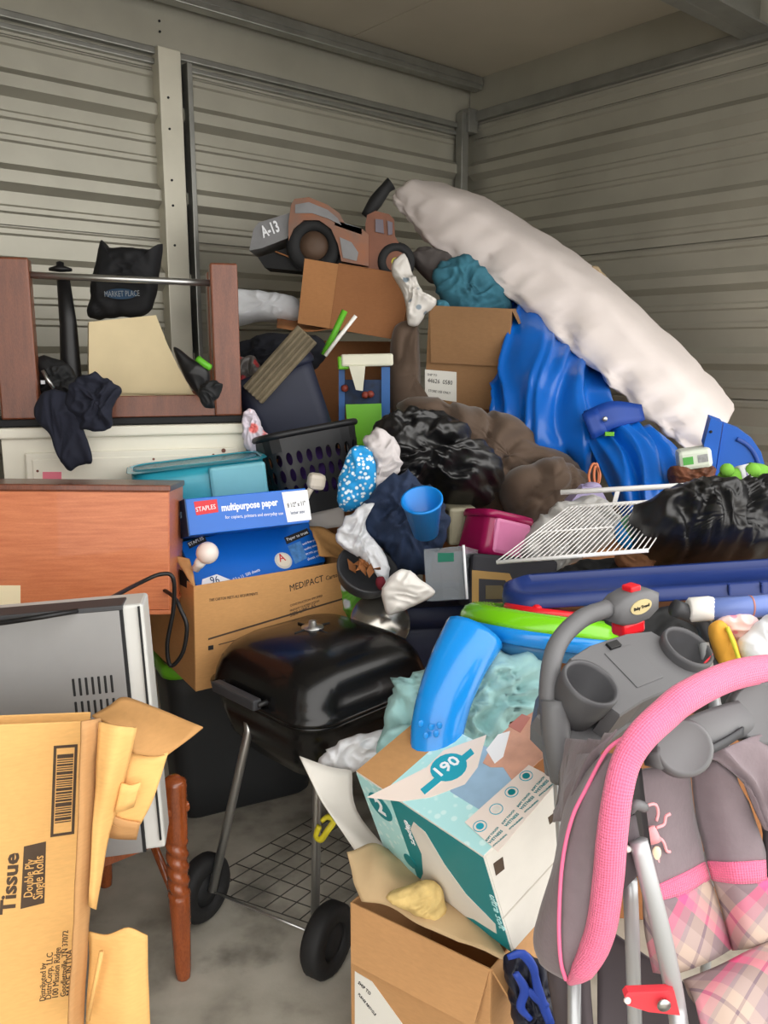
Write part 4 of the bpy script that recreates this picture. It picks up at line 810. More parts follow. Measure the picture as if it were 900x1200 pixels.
# ================================================================== the heap at the back
# ride-on truck carton
CD1 = cardboard('cardboard_shaded', (160, 106, 64)); CD2 = cardboard('cardboard_plain', (146, 108, 70))
kf = Fr(P(386, 385, 3.35), -4, 4, 9.5)
t = T('truck_carton', 'brown carton on its side with open left end, under the ride-on toy truck', 'box', kf.p(.15, .2, 0))
KL, KD, KH = .285, .38, .245
carton(t, kf, KL, KD, KH, CD1, (), skip='L', lid=True)
MB().prism([kf.p(-.125, -.012, .0), kf.p(0, 0, 0), kf.p(0, 0, KH), kf.p(-.13, -.014, KH)], kf.ax('y')*.004).done('flap', cardboard('cardboard_mid', (176, 122, 74)), t)
MB().patch([[kf.p(-.21, .02, -.03), kf.p(-.09, .02, -.025), kf.p(0, .02, .0)], [kf.p(-.24, .2, .02), kf.p(-.12, .2, .0), kf.p(0, .2, .0)], [kf.p(-.2, .34, .03), kf.p(-.1, .34, .0), kf.p(0, .34, .0)]], 4, 4, .004, raw=True).done('flap', CARDD, t)
MB().patch([[kf.p(-.26, .05, KH+.01), kf.p(-.12, .05, KH-.015), kf.p(0, .05, KH)], [kf.p(-.24, .36, KH+.02), kf.p(-.12, .36, KH), kf.p(0, .36, KH)]], 4, 3, .004, raw=True).done('flap', CARDD, t)
MB().inflate(((268, 345), (300, 342), (346, 350), (352, 372), (330, 376), (300, 374), (262, 380)), 3.50, .06, .08, .008, 8, 2).done('foam_pillow', WCL, label='white pillow sticking out of the open truck carton', cat='pillow')
# generic ride-on tow truck
RUST = M('rust_brown_plastic', (122, 72, 46), .5, 0, .15, 9); RUSTP = M('faded_orange_plastic', (146, 90, 58), .5, 0, .25, 10, c2=(112, 92, 82)); GRYB = M('grey_panel_plastic', (132, 132, 134), .5, 0, .12, 10)
Y0 = 3.36; kx = lambda x, y, d=0.: P(x, y, Y0)+V3(0, d, 0)
t = T('toy_truck', 'rusty orange ride-on toy tow truck with black boom, on top of the carton', 'toy', P(385, 312, Y0+.1))
MB().prism([kx(*q, .02) for q in ((291, 293), (296, 268), (302, 260), (340, 248), (342, 276), (306, 290))], V3(0, .24, 0)).done('tail_panel', GRYB, t)
MB().prism([kx(*q, .0) for q in ((338, 262), (341, 240), (345, 233), (362, 231), (384, 240), (398, 250), (404, 262), (424, 268), (432, 275), (432, 312), (400, 306), (396, 286), (388, 268), (374, 258), (356, 258), (344, 268), (338, 282))], V3(0, .27, 0)).done('rear_body', RUSTP, t)
MB().prism([kx(*q, -.004) for q in ((346, 240), (362, 237), (384, 246), (396, 256), (400, 264), (384, 256), (366, 250), (346, 250))], V3(0, .004, 0)).done('grey_decal', GRYB, t)
MB().prism([kx(*q, -.004) for q in ((398, 278), (412, 284), (420, 296), (418, 306), (402, 302))], V3(0, .004, 0)).done('grey_decal', GRYB, t)
MB().prism([kx(*q, .02) for q in ((428, 262), (430, 251), (440, 246), (456, 250), (462, 256), (463, 276), (470, 288), (476, 300), (474, 318), (430, 314))], V3(0, .22, 0)).done('cab', RUST, t)
MB().prism([kx(*q, .012) for q in ((440, 256), (449, 257), (450, 273), (440, 271))], V3(0, .01, 0)).done('window', M('smoky_window', (88, 78, 90), .3, 0, .05), t)
MB().prism([kx(*q, .012) for q in ((454, 258), (460, 260), (460, 274), (455, 275))], V3(0, .01, 0)).done('window', M('smoky_window', (88, 78, 90), .3), t)
MB().prism([kx(*q, .0) for q in ((393, 258), (424, 268), (424, 275), (392, 264))], V3(0, .02, 0)).done('side_rail', M('pale_steel_plastic', (150, 160, 168), .35, .3, .05), t)
MB().tube([kx(428, 250, .08), kx(440, 232, .08), kx(452, 216, .08), kx(459, 210, .08)], [.02, .028, .022, .026], 10, 4).done('boom', BLKM, t)
MB().prism([kx(*q, .05) for q in ((300, 300), (345, 285), (432, 312), (430, 322), (350, 316), (308, 312))], V3(0, .17, 0)).done('chassis', BLKM, t)
for x, y, r, d, hm in ((367, 287, .108, .0, M('brown_hub', (92, 70, 54), .6, 0, .15)), (464, 306, .075, .0, M('yellow_hub', (200, 196, 70), .5, 0, .1))):
    for dd in (d, d+.22): wheel(t, kx(x, y, dd+.045), V3(.05, -1, 0), r, .06, BLKM, hm)
text('A-13', kx(308, 278, .012), kx(328, 270, .012), V3(-.1, -1, 0), WHP, t, 'lettering', 1.7, .03)
# label carton
af = Fr(P(497, 475, 3.25), -14, 3, 3)
AL, AH = .31, .375
t = T('label_carton', 'brown carton with a white shipping label, leaning by the blue tarp', 'box', af.p(.15, .15, 0))
carton(t, af, AL, .3, AH, CD2, (('F', .21, 176), ('R', .06, 150)))
decal(af, 'y', 0, ((498, 433), (535, 436), (535, 471), (498, 466)), M('white_label', (226, 224, 216)), t, 'label')
for s_, p0, p1 in (('SHIP TO', (501, 440), (512, 441)), ('44626  0580', (501, 448), (530, 451)), ('STORE USE ONLY', (502, 459), (528, 462))): ftext(s_, af, 'y', 0, p0, p1, INKB, t, 1.2).location += Vector(-af.ax('y')*.001)
MB().tube([P(512, 366, 3.3), P(545, 367, 3.3), P(575, 369, 3.3)], .011, 8).done('white_rail', WHT, label='thin white plastic bar lying across the label carton opening', cat='bar')
BCL = M('dusty_blue_fleece', (62, 122, 142), .9, 0, .2, 10, .2, 30)
mb = MB().inflate(((508, 325), (520, 306), (545, 300), (570, 318), (592, 345), (596, 366), (560, 372), (530, 366), (516, 352)), 3.38, .05, .06, .014, 10, 3)
mb.inflate(((512, 352), (524, 354), (528, 366), (523, 380), (516, 376)), 3.24, .015, .015, .003, 12, 1)
mb.done('fleece_blanket', BCL, label='dusty blue fleece blanket spilling over the label carton', cat='blanket')
MB().inflate(((480, 300), (500, 292), (522, 298), (530, 310), (515, 330), (498, 325)), 3.46, .05, .06, .012, 10, 8).done('grey_sweater', M('grey_knit', (88, 82, 80), .9, 0, .15), label='dark grey sweater beside the blue fleece, near the mattress top', cat='clothing')
MB().inflate(((459, 318), (466, 303), (476, 300), (486, 325), (498, 345), (512, 352), (500, 368), (488, 381), (478, 378), (474, 350)), 3.22, .03, .03, .012, 12, 5).done('printed_bag', spotted('printed_plastic', (206, 202, 196), (120, 134, 144), 16, .22, .4), label='white printed plastic bag hanging between truck carton and label carton', cat='bag')
# comforter
COMF = M('brown_comforter', (92, 74, 60), .8, 0, .1, 6, .25, 14, sheen=.2)
mb = MB().inflate(((462, 388), (480, 378), (490, 385), (492, 420), (494, 465), (520, 500), (510, 520), (480, 510), (458, 480), (456, 430)), 3.30, .08, .12, .02, 5, 2, pw=3, rid=False)
mb.inflate(((470, 480), (500, 470), (540, 480), (590, 492), (630, 515), (670, 545), (690, 572), (672, 600), (640, 618), (600, 612), (560, 590), (500, 540)), 2.95, .16, .3, .04, 4.5, 4, pw=2.6, rid=False)
mb.inflate(((590, 560), (640, 540), (680, 552), (688, 580), (660, 612), (628, 616), (598, 606)), 2.80, .12, .2, .03, 4.5, 9, rid=False)
mb.done('comforter', COMF, label='bulky brown comforter heaped below the label carton and blue tarp', cat='comforter')
# blue tarp bag
TARP = M('blue_vinyl', (10, 100, 196), .32, 0, .08, 5, .12, 12, coat=.2); TARPD = M('blue_webbing', (16, 62, 148), .5, 0, .08)
t = T('tarp_cover', 'large bright blue vinyl cover gathered by a strap, beneath the white mattress', 'cover', P(670, 530, 2.9))
MB().patch([[(598, 342, 3.52), (632, 362, 3.48), (666, 394, 3.44), (698, 434, 3.38)], [(590, 400, 3.22), (625, 415, 3.12), (664, 440, 3.08), (702, 470, 3.06)], [(585, 450, 3.12), (620, 462, 3.0), (664, 478, 2.94), (712, 496, 2.94)], [(586, 486, 3.05), (622, 505, 2.92), (662, 520, 2.86), (708, 515, 2.88)], [(600, 498, 3.1), (628, 520, 3.0), (668, 545, 2.9), (700, 538, 2.92)]], 20, 10, .04, .006, 6, 3, uf=(5, .06)).done('cover_body', TARP, t)
MB().patch([[(690, 512, 2.86), (708, 502, 2.84), (726, 500, 2.84), (748, 505, 2.86), (765, 520, 2.88)], [(704, 545, 2.76), (726, 535, 2.72), (748, 532, 2.72), (775, 535, 2.76), (798, 548, 2.8)], [(722, 590, 2.62), (746, 582, 2.58), (768, 576, 2.58), (795, 575, 2.64), (812, 582, 2.7)], [(738, 620, 2.55), (760, 612, 2.52), (784, 605, 2.52), (806, 600, 2.58), (820, 600, 2.64)]], 16, 8, .04, .004, 9, 1, uf=(5, .04)).done('cover_tail', TARP, t)
MB().patch([[(684, 482, 2.80), (716, 470, 2.80), (752, 474, 2.84)], [(696, 512, 2.77), (724, 500, 2.77), (756, 492, 2.82)]], 6, 3, .02).done('strap', TARPD, t)
MB().patch([[(682, 485, 2.785), (700, 478, 2.785)], [(694, 515, 2.76), (712, 506, 2.76)]], 3, 3, .012).done('strap_end', TARPD, t)
MB().ball(P(709, 491, 2.765), (.009, .005, .009), 8).done('snap', CHROME, t)
MB().box(Fr(P(709, 508, 2.76), -20), (0, -.006, -.008), (.03, .004, .006), .002).done('green_tag', LIME, t)
# mattress
MATT = M('white_vinyl_ticking', (232, 222, 218), .55, 0, .04, 4, .1, 20)
up_ = [(486, 211), (530, 226), (590, 262), (645, 297), (700, 342), (757, 397), (806, 445), (843, 490)]
lo_ = [(463, 244), (492, 283), (540, 318), (592, 352), (643, 396), (697, 442), (747, 490), (790, 523)]
Ys = [3.75, 3.62, 3.48, 3.34, 3.2, 3.06, 2.94, 2.86]
ctrl = [(P(*a, y), P(*b, y)) for a, b, y in zip(up_, lo_, Ys)]
A_ = spline([c[0] for c in ctrl], 7); B_ = spline([c[1] for c in ctrl], 7); rs = []; dv = unit(V3(.45, .9, .12)); nS = len(A_)
for i in range(-3, nS+3):
    j = min(max(i, 0), nS-1); a, b = A_[j], B_[j]; c = (a+b)/2; h = (a-b)/2; e = 0
    if i < 0: e = -i/3
    elif i >= nS: e = (i-nS+1)/3
    tdir = unit(A_[min(j+1, nS-1)]+B_[min(j+1, nS-1)]-A_[max(j-1, 0)]-B_[max(j-1, 0)])
    sc = (1-e*e*.75)**.5; c = c+tdir*(.05*math.sin(e*1.57))*(1 if i >= nS else -1); ring = []
    for k in range(48):
        t_ = 2*math.pi*k/48; cx, sy = math.cos(t_), math.sin(t_); pw = 2/4.5
        X = abs(cx)**pw*(1 if cx > 0 else -1); Yy = abs(sy)**pw*(1 if sy > 0 else -1)
        q = c+h*X*sc+dv*(.24+.24*Yy*(.75+.25*sc))
        if Yy < -.1:
            v = Vector(np.array([j*.42+X*1.2, X*.9, 2.])); w = (1-2.4*abs(noise.noise(v)))*(.3+.7*(X < .35))+.5*(1-3*abs(noise.noise(Vector((j*.9-X*2.4, X*1.2, 7.)))))*(.25+.75*(X < .2))
            q = q-dv*.03*w
        ring.append(q+unit(h)*.008*noise.noise(Vector((j*.5, k*.2, 1))))
    rs.append(ring)
t = T('crib_mattress', 'long white vinyl mattress bent across the heap against the right wall', 'mattress', P(800, 527, 3.0))
MB().rings(rs).done('mattress', MATT, t)
0 and MB().tube([B_[i]+dv*.02-unit(A_[i]-B_[i])*.006 for i in range(2, nS-1)], .006, 8).done('piping', WCL, t)
MB().inflate(((688, 318), (698, 314), (708, 326), (712, 340), (696, 338)), 3.62, .05, .06, .01, 14, 2).done('plush_ear', M('tan_plush', (190, 168, 136), .95, 0, .1), label='tan plush scrap peeking over the top of the white mattress', cat='plush toy')
# royal blue lid, wipes box, wicker, sock
RB = M('royal_blue_plastic', (40, 98, 192), .4, 0, .05, 4); 
rf_ = Fr(P(838, 600, 2.62), -8, 14, 0)
t = T('bin_cover', 'royal blue plastic bin lid standing against the right wall', 'lid', rf_.p(.1, 0, 0))
px_ = lambda L_, m=rf_: [m.p(*m.hit(*q, 'y', 0)) for q in L_]
MB().prism(px_(((848, 496), (866, 503), (882, 515), (892, 530), (897, 548), (912, 552), (912, 606), (832, 606), (838, 560))), rf_.ax('y')*.02).done('lid_panel', RB, t)
MB().prism([p-rf_.ax('y')*.012 for p in px_(((832, 489), (846, 494), (838, 545), (834, 600), (826, 600), (828, 535), (824, 520)))], rf_.ax('y')*.04).done('hinge_strip', RB, t)
MB().tube([p-rf_.ax('y')*.002 for p in px_(((863, 514), (874, 520), (883, 530), (889, 545), (890, 560)))], .007, 8, 5, .6).done('moulded_arc', M('royal_blue_shade', (24, 66, 146), .4, 0, .05), t)
MB().ball(rf_.hw(833, 506, 'y', -.013), .005, 6).done('peg_hole', BLKM, t)
xf = Fr(P(797, 553, 2.55), -12, 0, -10)
t = T('wipes_pack', 'white and green tissue pack resting under the mattress foot', 'pack', xf.p(.05, .05, 0))
MB().box(xf, (0, 0, 0), (.098, .09, .062), .012).done('pack', M('pale_mint_pack', (214, 222, 206), .5, 0, .05), t)
decal(xf, 'y', 0, [(.012, 0, .018), (.042, 0, .018), (.042, 0, .042), (.012, 0, .042)], M('green_print', (90, 176, 80), .5, 0, .1), t, 'print', .001, False)
decal(xf, 'y', 0, [(.055, 0, .02), (.085, 0, .02), (.085, 0, .044), (.055, 0, .044)], M('grey_print2', (170, 172, 172), .5, 0, .2, 80), t, 'print', .001, False)
MB().inflate(((786, 548), (812, 550), (834, 545), (836, 570), (815, 580), (790, 572)), 2.58, .05, .07, .008, 20, 2).done('wicker_basket', M('brown_wicker', (122, 72, 46), .7, 0, .3, 40, .5, 60), label='brown wicker basket under the white and green tissue pack', cat='basket')
SG = M('green_plush', (120, 182, 62), .9, 0, .08); t = T('soft_toy', 'green and white striped soft toy arm lying on the black trash bag', 'soft toy', P(870, 568, 2.12))
MB().tube([P(846, 556, 2.14), P(858, 562, 2.12), P(872, 561, 2.12)], [.022, .03, .03], 12, 4).done('arm', SG, t)
MB().tube([P(876, 558, 2.12), P(890, 560, 2.12), P(910, 566, 2.13), P(930, 570, 2.14)], [.036, .036, .028, .028], 12, 4).done('arm', SG, t)
MB().ball(P(852, 551, 2.10), .018, 8).done('thumb', SG, t); MB().ball(P(882, 552, 2.10), .02, 8).done('thumb', SG, t)
MB().tube([P(864, 561, 2.12), P(877, 560, 2.12)], [.033, .037], 12).done('white_band', WCL, t)
MB().tube([P(868, 561, 2.12), P(870, 561, 2.12)], [.0352, .0356], 12).done('lilac_stripe', M('lilac', (140, 120, 170), .8, 0, .05), t)
# black trash bags
TR = bagplastic('trash_bag_plastic', (13, 13, 15), .40, .3)
MB().inflate(((742, 610), (750, 592), (775, 580), (812, 570), (860, 566), (930, 568), (950, 620), (930, 668), (880, 668), (830, 668), (785, 662), (758, 650), (746, 632)), 2.12, .16, .16, .022, 11, 3, .5, n=80, nr=14, st=(1.4, 1.4, .5)).done('trash_bag', TR, label='shiny black trash bag at the right edge beneath the green soft toy', cat='trash bag')
MB().inflate(((436, 530), (442, 500), (462, 487), (500, 488), (535, 500), (562, 522), (586, 548), (584, 572), (565, 592), (530, 590), (500, 575), (470, 600), (445, 590), (436, 560)), 2.62, .15, .2, .022, 9, 8, .5, n=80, nr=14, st=(.7, 1, 1.5)).done('trash_bag', TR, label='black trash bag in the middle of the heap, in front of the brown comforter', cat='trash bag')
# wire shelf
SHW = M('white_coated_wire', (240, 238, 236), .4, 0, .02)
t = T('wire_shelf', 'white coated wire closet shelf lying across the heap', 'shelf', P(700, 610, 2.1))
Pa, Pb, Pc, Pd = P(657, 577, 2.32), P(840, 567, 2.2), P(582, 659, 2.12), P(760, 645, 2.0)
Pe, Pf = P(668, 594, 2.27), P(800, 586, 2.19)
for a_, b_, r_ in ((Pa, Pb, .0075), (Pe, Pf, .006), (Pc, Pd, .0055)): MB().tube([a_, b_], r_, 8).done('rail', SHW, t)
MB().tube([Pe*.52+Pc*.48, (Pf*.52+Pd*.48)*.6+(Pe*.52+Pc*.48)*.4], .003, 6).done('cross_rod', SHW, t)
MB().box(Fr(P(722, 573, 2.27), -10, 0, 12), (0, 0, -.045), (.012, .006, .0), .001).done('bracket', SHW, t)
mb = MB()
for i in range(27):
    u = i/26; a_, b_ = Pe*(1-u)+Pf*u, Pc*(1-u)+Pd*u; mb.tube([a_+V3(0, 0, .003), b_+V3(0, 0, .003)], .0018, 5)
mb.done('wire_rods', SHW, t, kind='stuff')
# white bag, lavender bottle, pink bin
WB = M('white_film', (206, 204, 200), .4, 0, .06, 8, trans=.15)
MB().inflate(((612, 648), (628, 612), (652, 592), (690, 584), (715, 588), (726, 612), (712, 636), (684, 652), (662, 668), (642, 682), (626, 672)), 2.36, .06, .08, .018, 12, 6, .5).done('plastic_bag', WB, label='crumpled white plastic bag under the wire shelf', cat='bag')
t = T('lavender_jug', 'pale lavender plastic jug under the wire shelf top rail', 'jug', P(688, 612, 2.42))
MB().rings([[P(x, y, 2.42)+V3(dx*0, dy, 0) for x, y, dy in pts] for pts in ([(662, 610, 0), (712, 606, 0), (716, 606, .1), (666, 610, .1)], [(666, 592, 0), (712, 588, 0), (716, 588, .1), (670, 592, .1)], [(684, 572, .01), (704, 571, .01), (706, 571, .08), (688, 572, .08)])], True, False).done('body', M('lavender_plastic', (178, 166, 206), .4, 0, .06, trans=.1), t)
MB().ball(P(694, 571, 2.46), (.028, .028, .016), 8).done('cap', M('lavender_plastic', (178, 166, 206)), t)
if1 = Fr(P(567, 650, 2.40), 30, -9, 16)
MAG = M('magenta_translucent', (176, 28, 92), .25, 0, .1, trans=.25)
t = T('pink_bin', 'translucent magenta plastic bin with a pink label panel', 'bin', if1.p(.08, .06, 0))
tub(t, if1, .17, .14, .135, MAG, MAG, -.008, .03, solid=True, rimh=.02, rimw=.006)
MB().box(if1, (.02, -.012, .01), (.155, .02, .118), .012).done('label_panel', M('pale_pink_panel', (222, 132, 176), .35, 0, .08), t)
# jeans, blue pail, cloths
JEAN = M('dark_denim', (38, 54, 84), .85, 0, .2, 14, .2, 60)
MB().inflate(((424, 606), (436, 582), (452, 566), (478, 555), (500, 566), (518, 590), (524, 620), (514, 650), (502, 670), (476, 672), (452, 652), (434, 634)), 2.38, .08, .12, .026, 10, 2, .4).done('jeans', JEAN, label='rumpled dark blue jeans below the black trash bag', cat='jeans')
pa = unit(V3(-.12, -.5, .85)); pc_ = P(497, 608, 2.16)
t = T('blue_pail', 'bright blue toy pail standing on the jeans', 'pail', P(500, 632, 2.28))
MB().lathe([(.001, -.05), (.034, -.05), (.052, .06), (.055, .062), (.055, .068), (.049, .068), (.031, -.044), (.001, -.044)], pc_, pa, 32).done('body', M('sky_blue_plastic', (16, 128, 214), .3, 0, .04), t)
BAND = spotted('bandana_print', (24, 142, 204), (222, 238, 244), 70, .42)
MB().inflate(((398, 560), (406, 535), (418, 522), (436, 528), (440, 555), (438, 580), (426, 592), (404, 600), (396, 585)), 2.40, .03, .04, .008, 10, 3).done('bandana', BAND, label='turquoise bandana with white print beside the laundry basket', cat='cloth')
MB().inflate(((426, 518), (438, 505), (455, 508), (468, 528), (471, 545), (462, 562), (448, 585), (430, 598), (436, 570), (440, 545)), 2.44, .04, .05, .016, 12, 7, ctr=(448, 548, 2.44)).done('grey_towel', M('pale_grey_terry', (208, 202, 202), .9, 0, .08, 8, .2, 60), label='pale grey towel draped on the middle black trash bag', cat='towel')
MB().inflate(((394, 632), (402, 612), (420, 596), (440, 588), (428, 612), (436, 630), (448, 645), (456, 668), (450, 690), (440, 672), (424, 655), (405, 645)), 2.32, .03, .04, .012, 13, 1, ctr=(420, 628, 2.32)).done('white_tee', WCL, label='white t-shirt hanging down from the turquoise bandana', cat='shirt')
MB().inflate(((448, 694), (460, 674), (478, 668), (492, 680), (511, 693), (495, 706), (470, 716), (454, 718)), 2.20, .04, .05, .008, 9, 4).done('cloth_bundle', M('cream_white_cotton', (234, 230, 224), .9, 0, .04), label='white cloth bundle lying on the dark navy bin rim', cat='cloth')
# dark basket of dried leaves
ba = unit(V3(.25, -.55, .8)); bc = P(430, 668, 2.32)
t = T('leaf_bowl', 'dark grey bowl holding dried brown leaves beside the moving carton', 'bowl', P(432, 702, 2.32))
MB().lathe([(.001, -.07), (.05, -.066), (.078, -.035), (.09, .005), (.09, .01), (.084, .01), (.07, -.03), (.001, -.05)], bc, ba, 28).done('bowl', GREYD, t)
LEAF = M('dried_leaf', (164, 104, 58), .8, 0, .25, 20, .3, 30)
for i in range(12):
    a = random.random()*6.28; r = random.random()*.06; q = bc+np.array([math.cos(a)*r, math.sin(a)*r*.8, .005+random.random()*.02]); d = unit(V3(*[random.random()-.5 for _ in range(3)])); e = unit(np.cross(d, V3(.3, -.7, .6)))
    MB().prism([q-d*.025, q-d*.005+e*.012, q+d*.025, q-d*.005-e*.012], unit(np.cross(d, e))*.002).done('leaf', LEAF, t)
MB().ball(P(446, 683, 2.24), (.014, .012, .02), 8, .2).done('red_cloth', M('maroon_cotton', (110, 26, 40), .9, 0, .1), label='small maroon rag between the leaf bowl and white bundle', cat='cloth')
la = unit(V3(.15, -.75, .6))
MB().lathe([(.001, .03), (.02, .028), (.06, .015), (.085, 0), (.088, -.003), (.085, -.006), (.001, .02)], P(446, 728, 2.30), la, 30).done('pot_lid', M('silver_steel', (176, 172, 164), .22, .9, .03), label='silver pot lid standing between moving carton and navy bin', cat='lid')
# clear bin and dark fold bin
cf_ = Fr(P(500, 705, 2.22), -20, -16, -9)
CLR = M('clear_plastic', (220, 226, 232), .08, 0, 0, trans=.85, ior=1.2)
t = T('clear_bin', 'clear plastic drawer with a green sticker, beside the dark gold-printed crate', 'bin', cf_.p(.06, .1, 0))
carton(t, cf_, .115, .17, .145, CLR, (), t=.003)
MB().tube([cf_.p(.115, -.003, .0), cf_.p(.115, -.003, .147)], .0035, 8).done('edge_trim', WHP, t)
decal(cf_, 'y', 0, ((513, 648), (532, 648), (532, 658), (513, 659)), M('green_sticker', (8, 112, 88), .5, 0, .1), t, 'sticker')
ff = Fr(P(549, 712, 2.20), 4, -14, 6); CHC = M('charcoal_fabric', (46, 46, 52), .8, 0, .1)
t = T('fabric_crate', 'charcoal storage crate with a gold square emblem, right of the clear drawer', 'crate', ff.p(.1, .1, 0))
MB().box(ff, (0, 0, 0), (.24, .2, .15), .01).done('body', CHC, t)
GOLD = M('gold_print', (164, 128, 66), .6, 0, .15)
W4 = [(553, 668), (597, 672), (616, 712), (553, 712)]; W5 = [(561, 678), (592, 680), (606, 706), (561, 706)]
for i in range(4): decal(ff, 'y', 0, (W4[i], W4[(i+1) % 4], W5[(i+1) % 4], W5[i]), GOLD, t, 'emblem_bar')
MB().prism([ff.hw(*q, 'y', -.001) for q in ((569, 686), (588, 686), (598, 702), (569, 702))], -ff.ax('y')*.001).done('emblem', M('olive_print', (96, 84, 52), .6, 0, .2), t)
# dark cloth + brown plush + striped ball to the right
MB().inflate(((636, 688), (655, 668), (690, 655), (730, 655), (750, 668), (740, 690), (690, 700)), 2.26, .05, .06, .01, 9, 4).done('black_blanket', BLKM, label='black cloth folded behind the navy tub lid, under the wire shelf', cat='cloth')
MB().inflate(((722, 650), (735, 645), (755, 648), (768, 656), (760, 668), (738, 668), (724, 662)), 2.16, .04, .05, .008, 12, 2).done('brown_plush', M('brown_plush', (134, 92, 62), .95, 0, .15, 20, .4, 60), label='brown plush toy wedged between wire shelf and trash bag', cat='plush toy')
t = T('striped_ball', 'green and blue striped ball left of the right trash bag', 'ball', P(740, 640, 2.18))
bcn = P(742, 624, 2.2)
for a0, a1, m_ in ((-.05, -.015, TOYB), (-.015, .012, M('sea_green_plastic', (62, 140, 96), .4, 0, .1)), (.012, .05, BLUED)):
    MB().lathe([(max(.001, (.05**2-h*h)**.5), h) for h in np.linspace(a0, a1, 8)], bcn, unit(V3(.8, -.1, .5)), 24).done('ball_band', m_, t)
for i_, dx in enumerate((0, 6)): MB().tube([P(692+dx, 572, 2.5), P(690+dx, 556, 2.5), P(696+dx*.5, 543, 2.5), P(703-dx*.2, 556, 2.5), P(700, 572, 2.5)], .004, 6, 4).done('hanger', M('coral_plastic', (222, 62, 72)) if 0 else M('orange_plastic', (214, 128, 88), .5, 0, .06), label=('orange plastic hanger hook below the blue strap, left one', 'orange plastic hanger hook below the blue strap, right one')[i_], cat='hanger', group='orange hangers')
# navy tilted bin with board and sticks
mf2 = Fr(P(312, 545, 2.92), 12, -4, -22); NB2 = M('navy_tub', (30, 36, 58), .55, 0, .1)
t = T('navy_tub', 'dark navy plastic tub tilted to the left with a ribbed board in it', 'tub', mf2.p(.15, .12, 0))
tub(t, mf2, .30, .27, .30, NB2, NB2, .02, .05, rimh=.03, rimw=.008)
br = Fr(P(306, 474, 2.86), 0, 0, -47); BRD = M('weathered_board', (128, 116, 92), .7, 0, .2, 12, .3, 60)
t = T('ribbed_board', 'weathered grey brown ribbed board leaning in the navy tub', 'board', br.p(.1, .05, 0))
MB().box(br, (0, .02, 0), (.28, .04, .088), .004).done('panel', BRD, t)
for i in range(5): MB().box(br, (0, .012, .004+i*.017), (.28, .022, .014+i*.017), .002).done('slat', BRD, t)
MB().tube([P(379, 416, 2.98), P(392, 390, 2.98), P(404, 364, 2.98)], .011, 8).done('green_stick', M('lime_plastic', (96, 180, 40)), label='lime green plastic stick standing in the navy tub', cat='stick')
MB().tube([P(381, 417, 2.95), P(398, 394, 2.95), P(417, 370, 2.95)], .007, 8).done('white_stick', WHT, label='thin white stick beside the green one in the navy tub', cat='stick')
MB().inflate(((278, 430), (290, 415), (302, 425), (312, 450), (306, 472), (285, 478), (276, 460)), 3.05, .05, .06, .012, 12, 7).done('snack_bag', spotted('red_grey_print', (92, 88, 86), (178, 60, 66), 14, .25, .4), label='grey and red printed bag beside the navy tub, behind the table leg', cat='bag')
MB().inflate(((285, 400), (330, 392), (372, 395), (380, 420), (340, 450), (300, 440), (280, 425)), 3.3, .06, .1, .015, 8, 2).done('dark_fill_bundle', M('dark_fill_cloth', (28, 30, 38), .95, 0, .15), label='added dark fill bundle under the open flap of the truck carton', cat='clothing')  # dark bundle put in to fill the dark space between the clutter
# kids' play stand
t = T('play_stand', 'white and green toy stand with blue posts, behind the middle trash bag', 'toy', P(430, 520, 3.1))
OFFW = M('off_white_plastic', (222, 220, 200), .45, 0, .06); BPOST = M('blue_post', (30, 92, 160), .45, 0, .06)
hf = Fr(P(400, 430, 3.08), 4, 0, -1)
MB().box(hf, (0, 0, 0), (.19, .12, .045), .008).done('tray_top', OFFW, t); MB().box(hf, (-.012, .005, -.01), (.028, .1, .038), .006).done('green_corner', LIME, t)
MB().prism([P(*q, 3.06) for q in ((409, 429), (428, 429), (425, 458), (417, 457))], V3(0, .05, 0)).done('spout', OFFW, t)
for x, w in ((397, 7), (447, 10)): MB().prism([P(x, 430, 3.12), P(x+w, 430, 3.12), P(x+w, 520, 3.12), P(x, 520, 3.12)], V3(0, .03, 0)).done('post', BPOST, t)
MB().prism([P(*q, 3.09) for q in ((405, 474), (447, 473), (448, 545), (410, 545))], V3(0, .012, 0)).done('green_panel', LIME, t)
MB().prism([P(*q, 3.07) for q in ((447, 474), (446, 490), (424, 525), (418, 545), (448, 545))], V3(0, .012, 0)).done('green_flap', M('bright_lime', (138, 206, 54), .45, 0, .05), t)
MB().prism([P(*q, 3.13) for q in ((400, 445), (450, 445), (450, 474), (402, 474))], V3(0, .012, 0)).done('backing', M('dark_blue_board', (20, 50, 90), .6, 0, .3, 30), t)
for a_ in ((404, 455), (428, 463), (434, 462)): MB().ball(P(*a_, 3.10), .014, 8).done('peg', M('brick_red_plastic', (140, 58, 44), .5, 0, .1), t)
# laundry basket with holes
t = T('laundry_basket', 'black plastic laundry basket with rows of oval holes', 'basket', P(360, 595, 2.72))
BK = M('basket_black', (30, 31, 34), .45, 0, .08)
bkc = P(362, 545, 2.74); bfr = Fr(bkc, 24, -10, -8)
_a = np.linspace(0, 2*math.pi, 721); _x = .155*np.sign(np.cos(_a))*np.abs(np.cos(_a))**.5; _y = .12*np.sign(np.sin(_a))*np.abs(np.sin(_a))**.5
_l = np.concatenate([[0], np.cumsum(np.hypot(np.diff(_x), np.diff(_y)))]); _l /= _l[-1]
def bpos(u, v, th=0.):      # u around 0..1, v height 0..1
    a = float(np.interp(u % 1.0, _l, _a)); e = .5; c_, s_ = math.cos(a), math.sin(a)
    k = 1+.12*(v-.5); X = (.155*k-th)*abs(c_)**e*(1 if c_ > 0 else -1); Yy = (.12*k-th)*abs(s_)**e*(1 if s_ > 0 else -1)
    return bfr.p(X, Yy, -.15+.26*v)
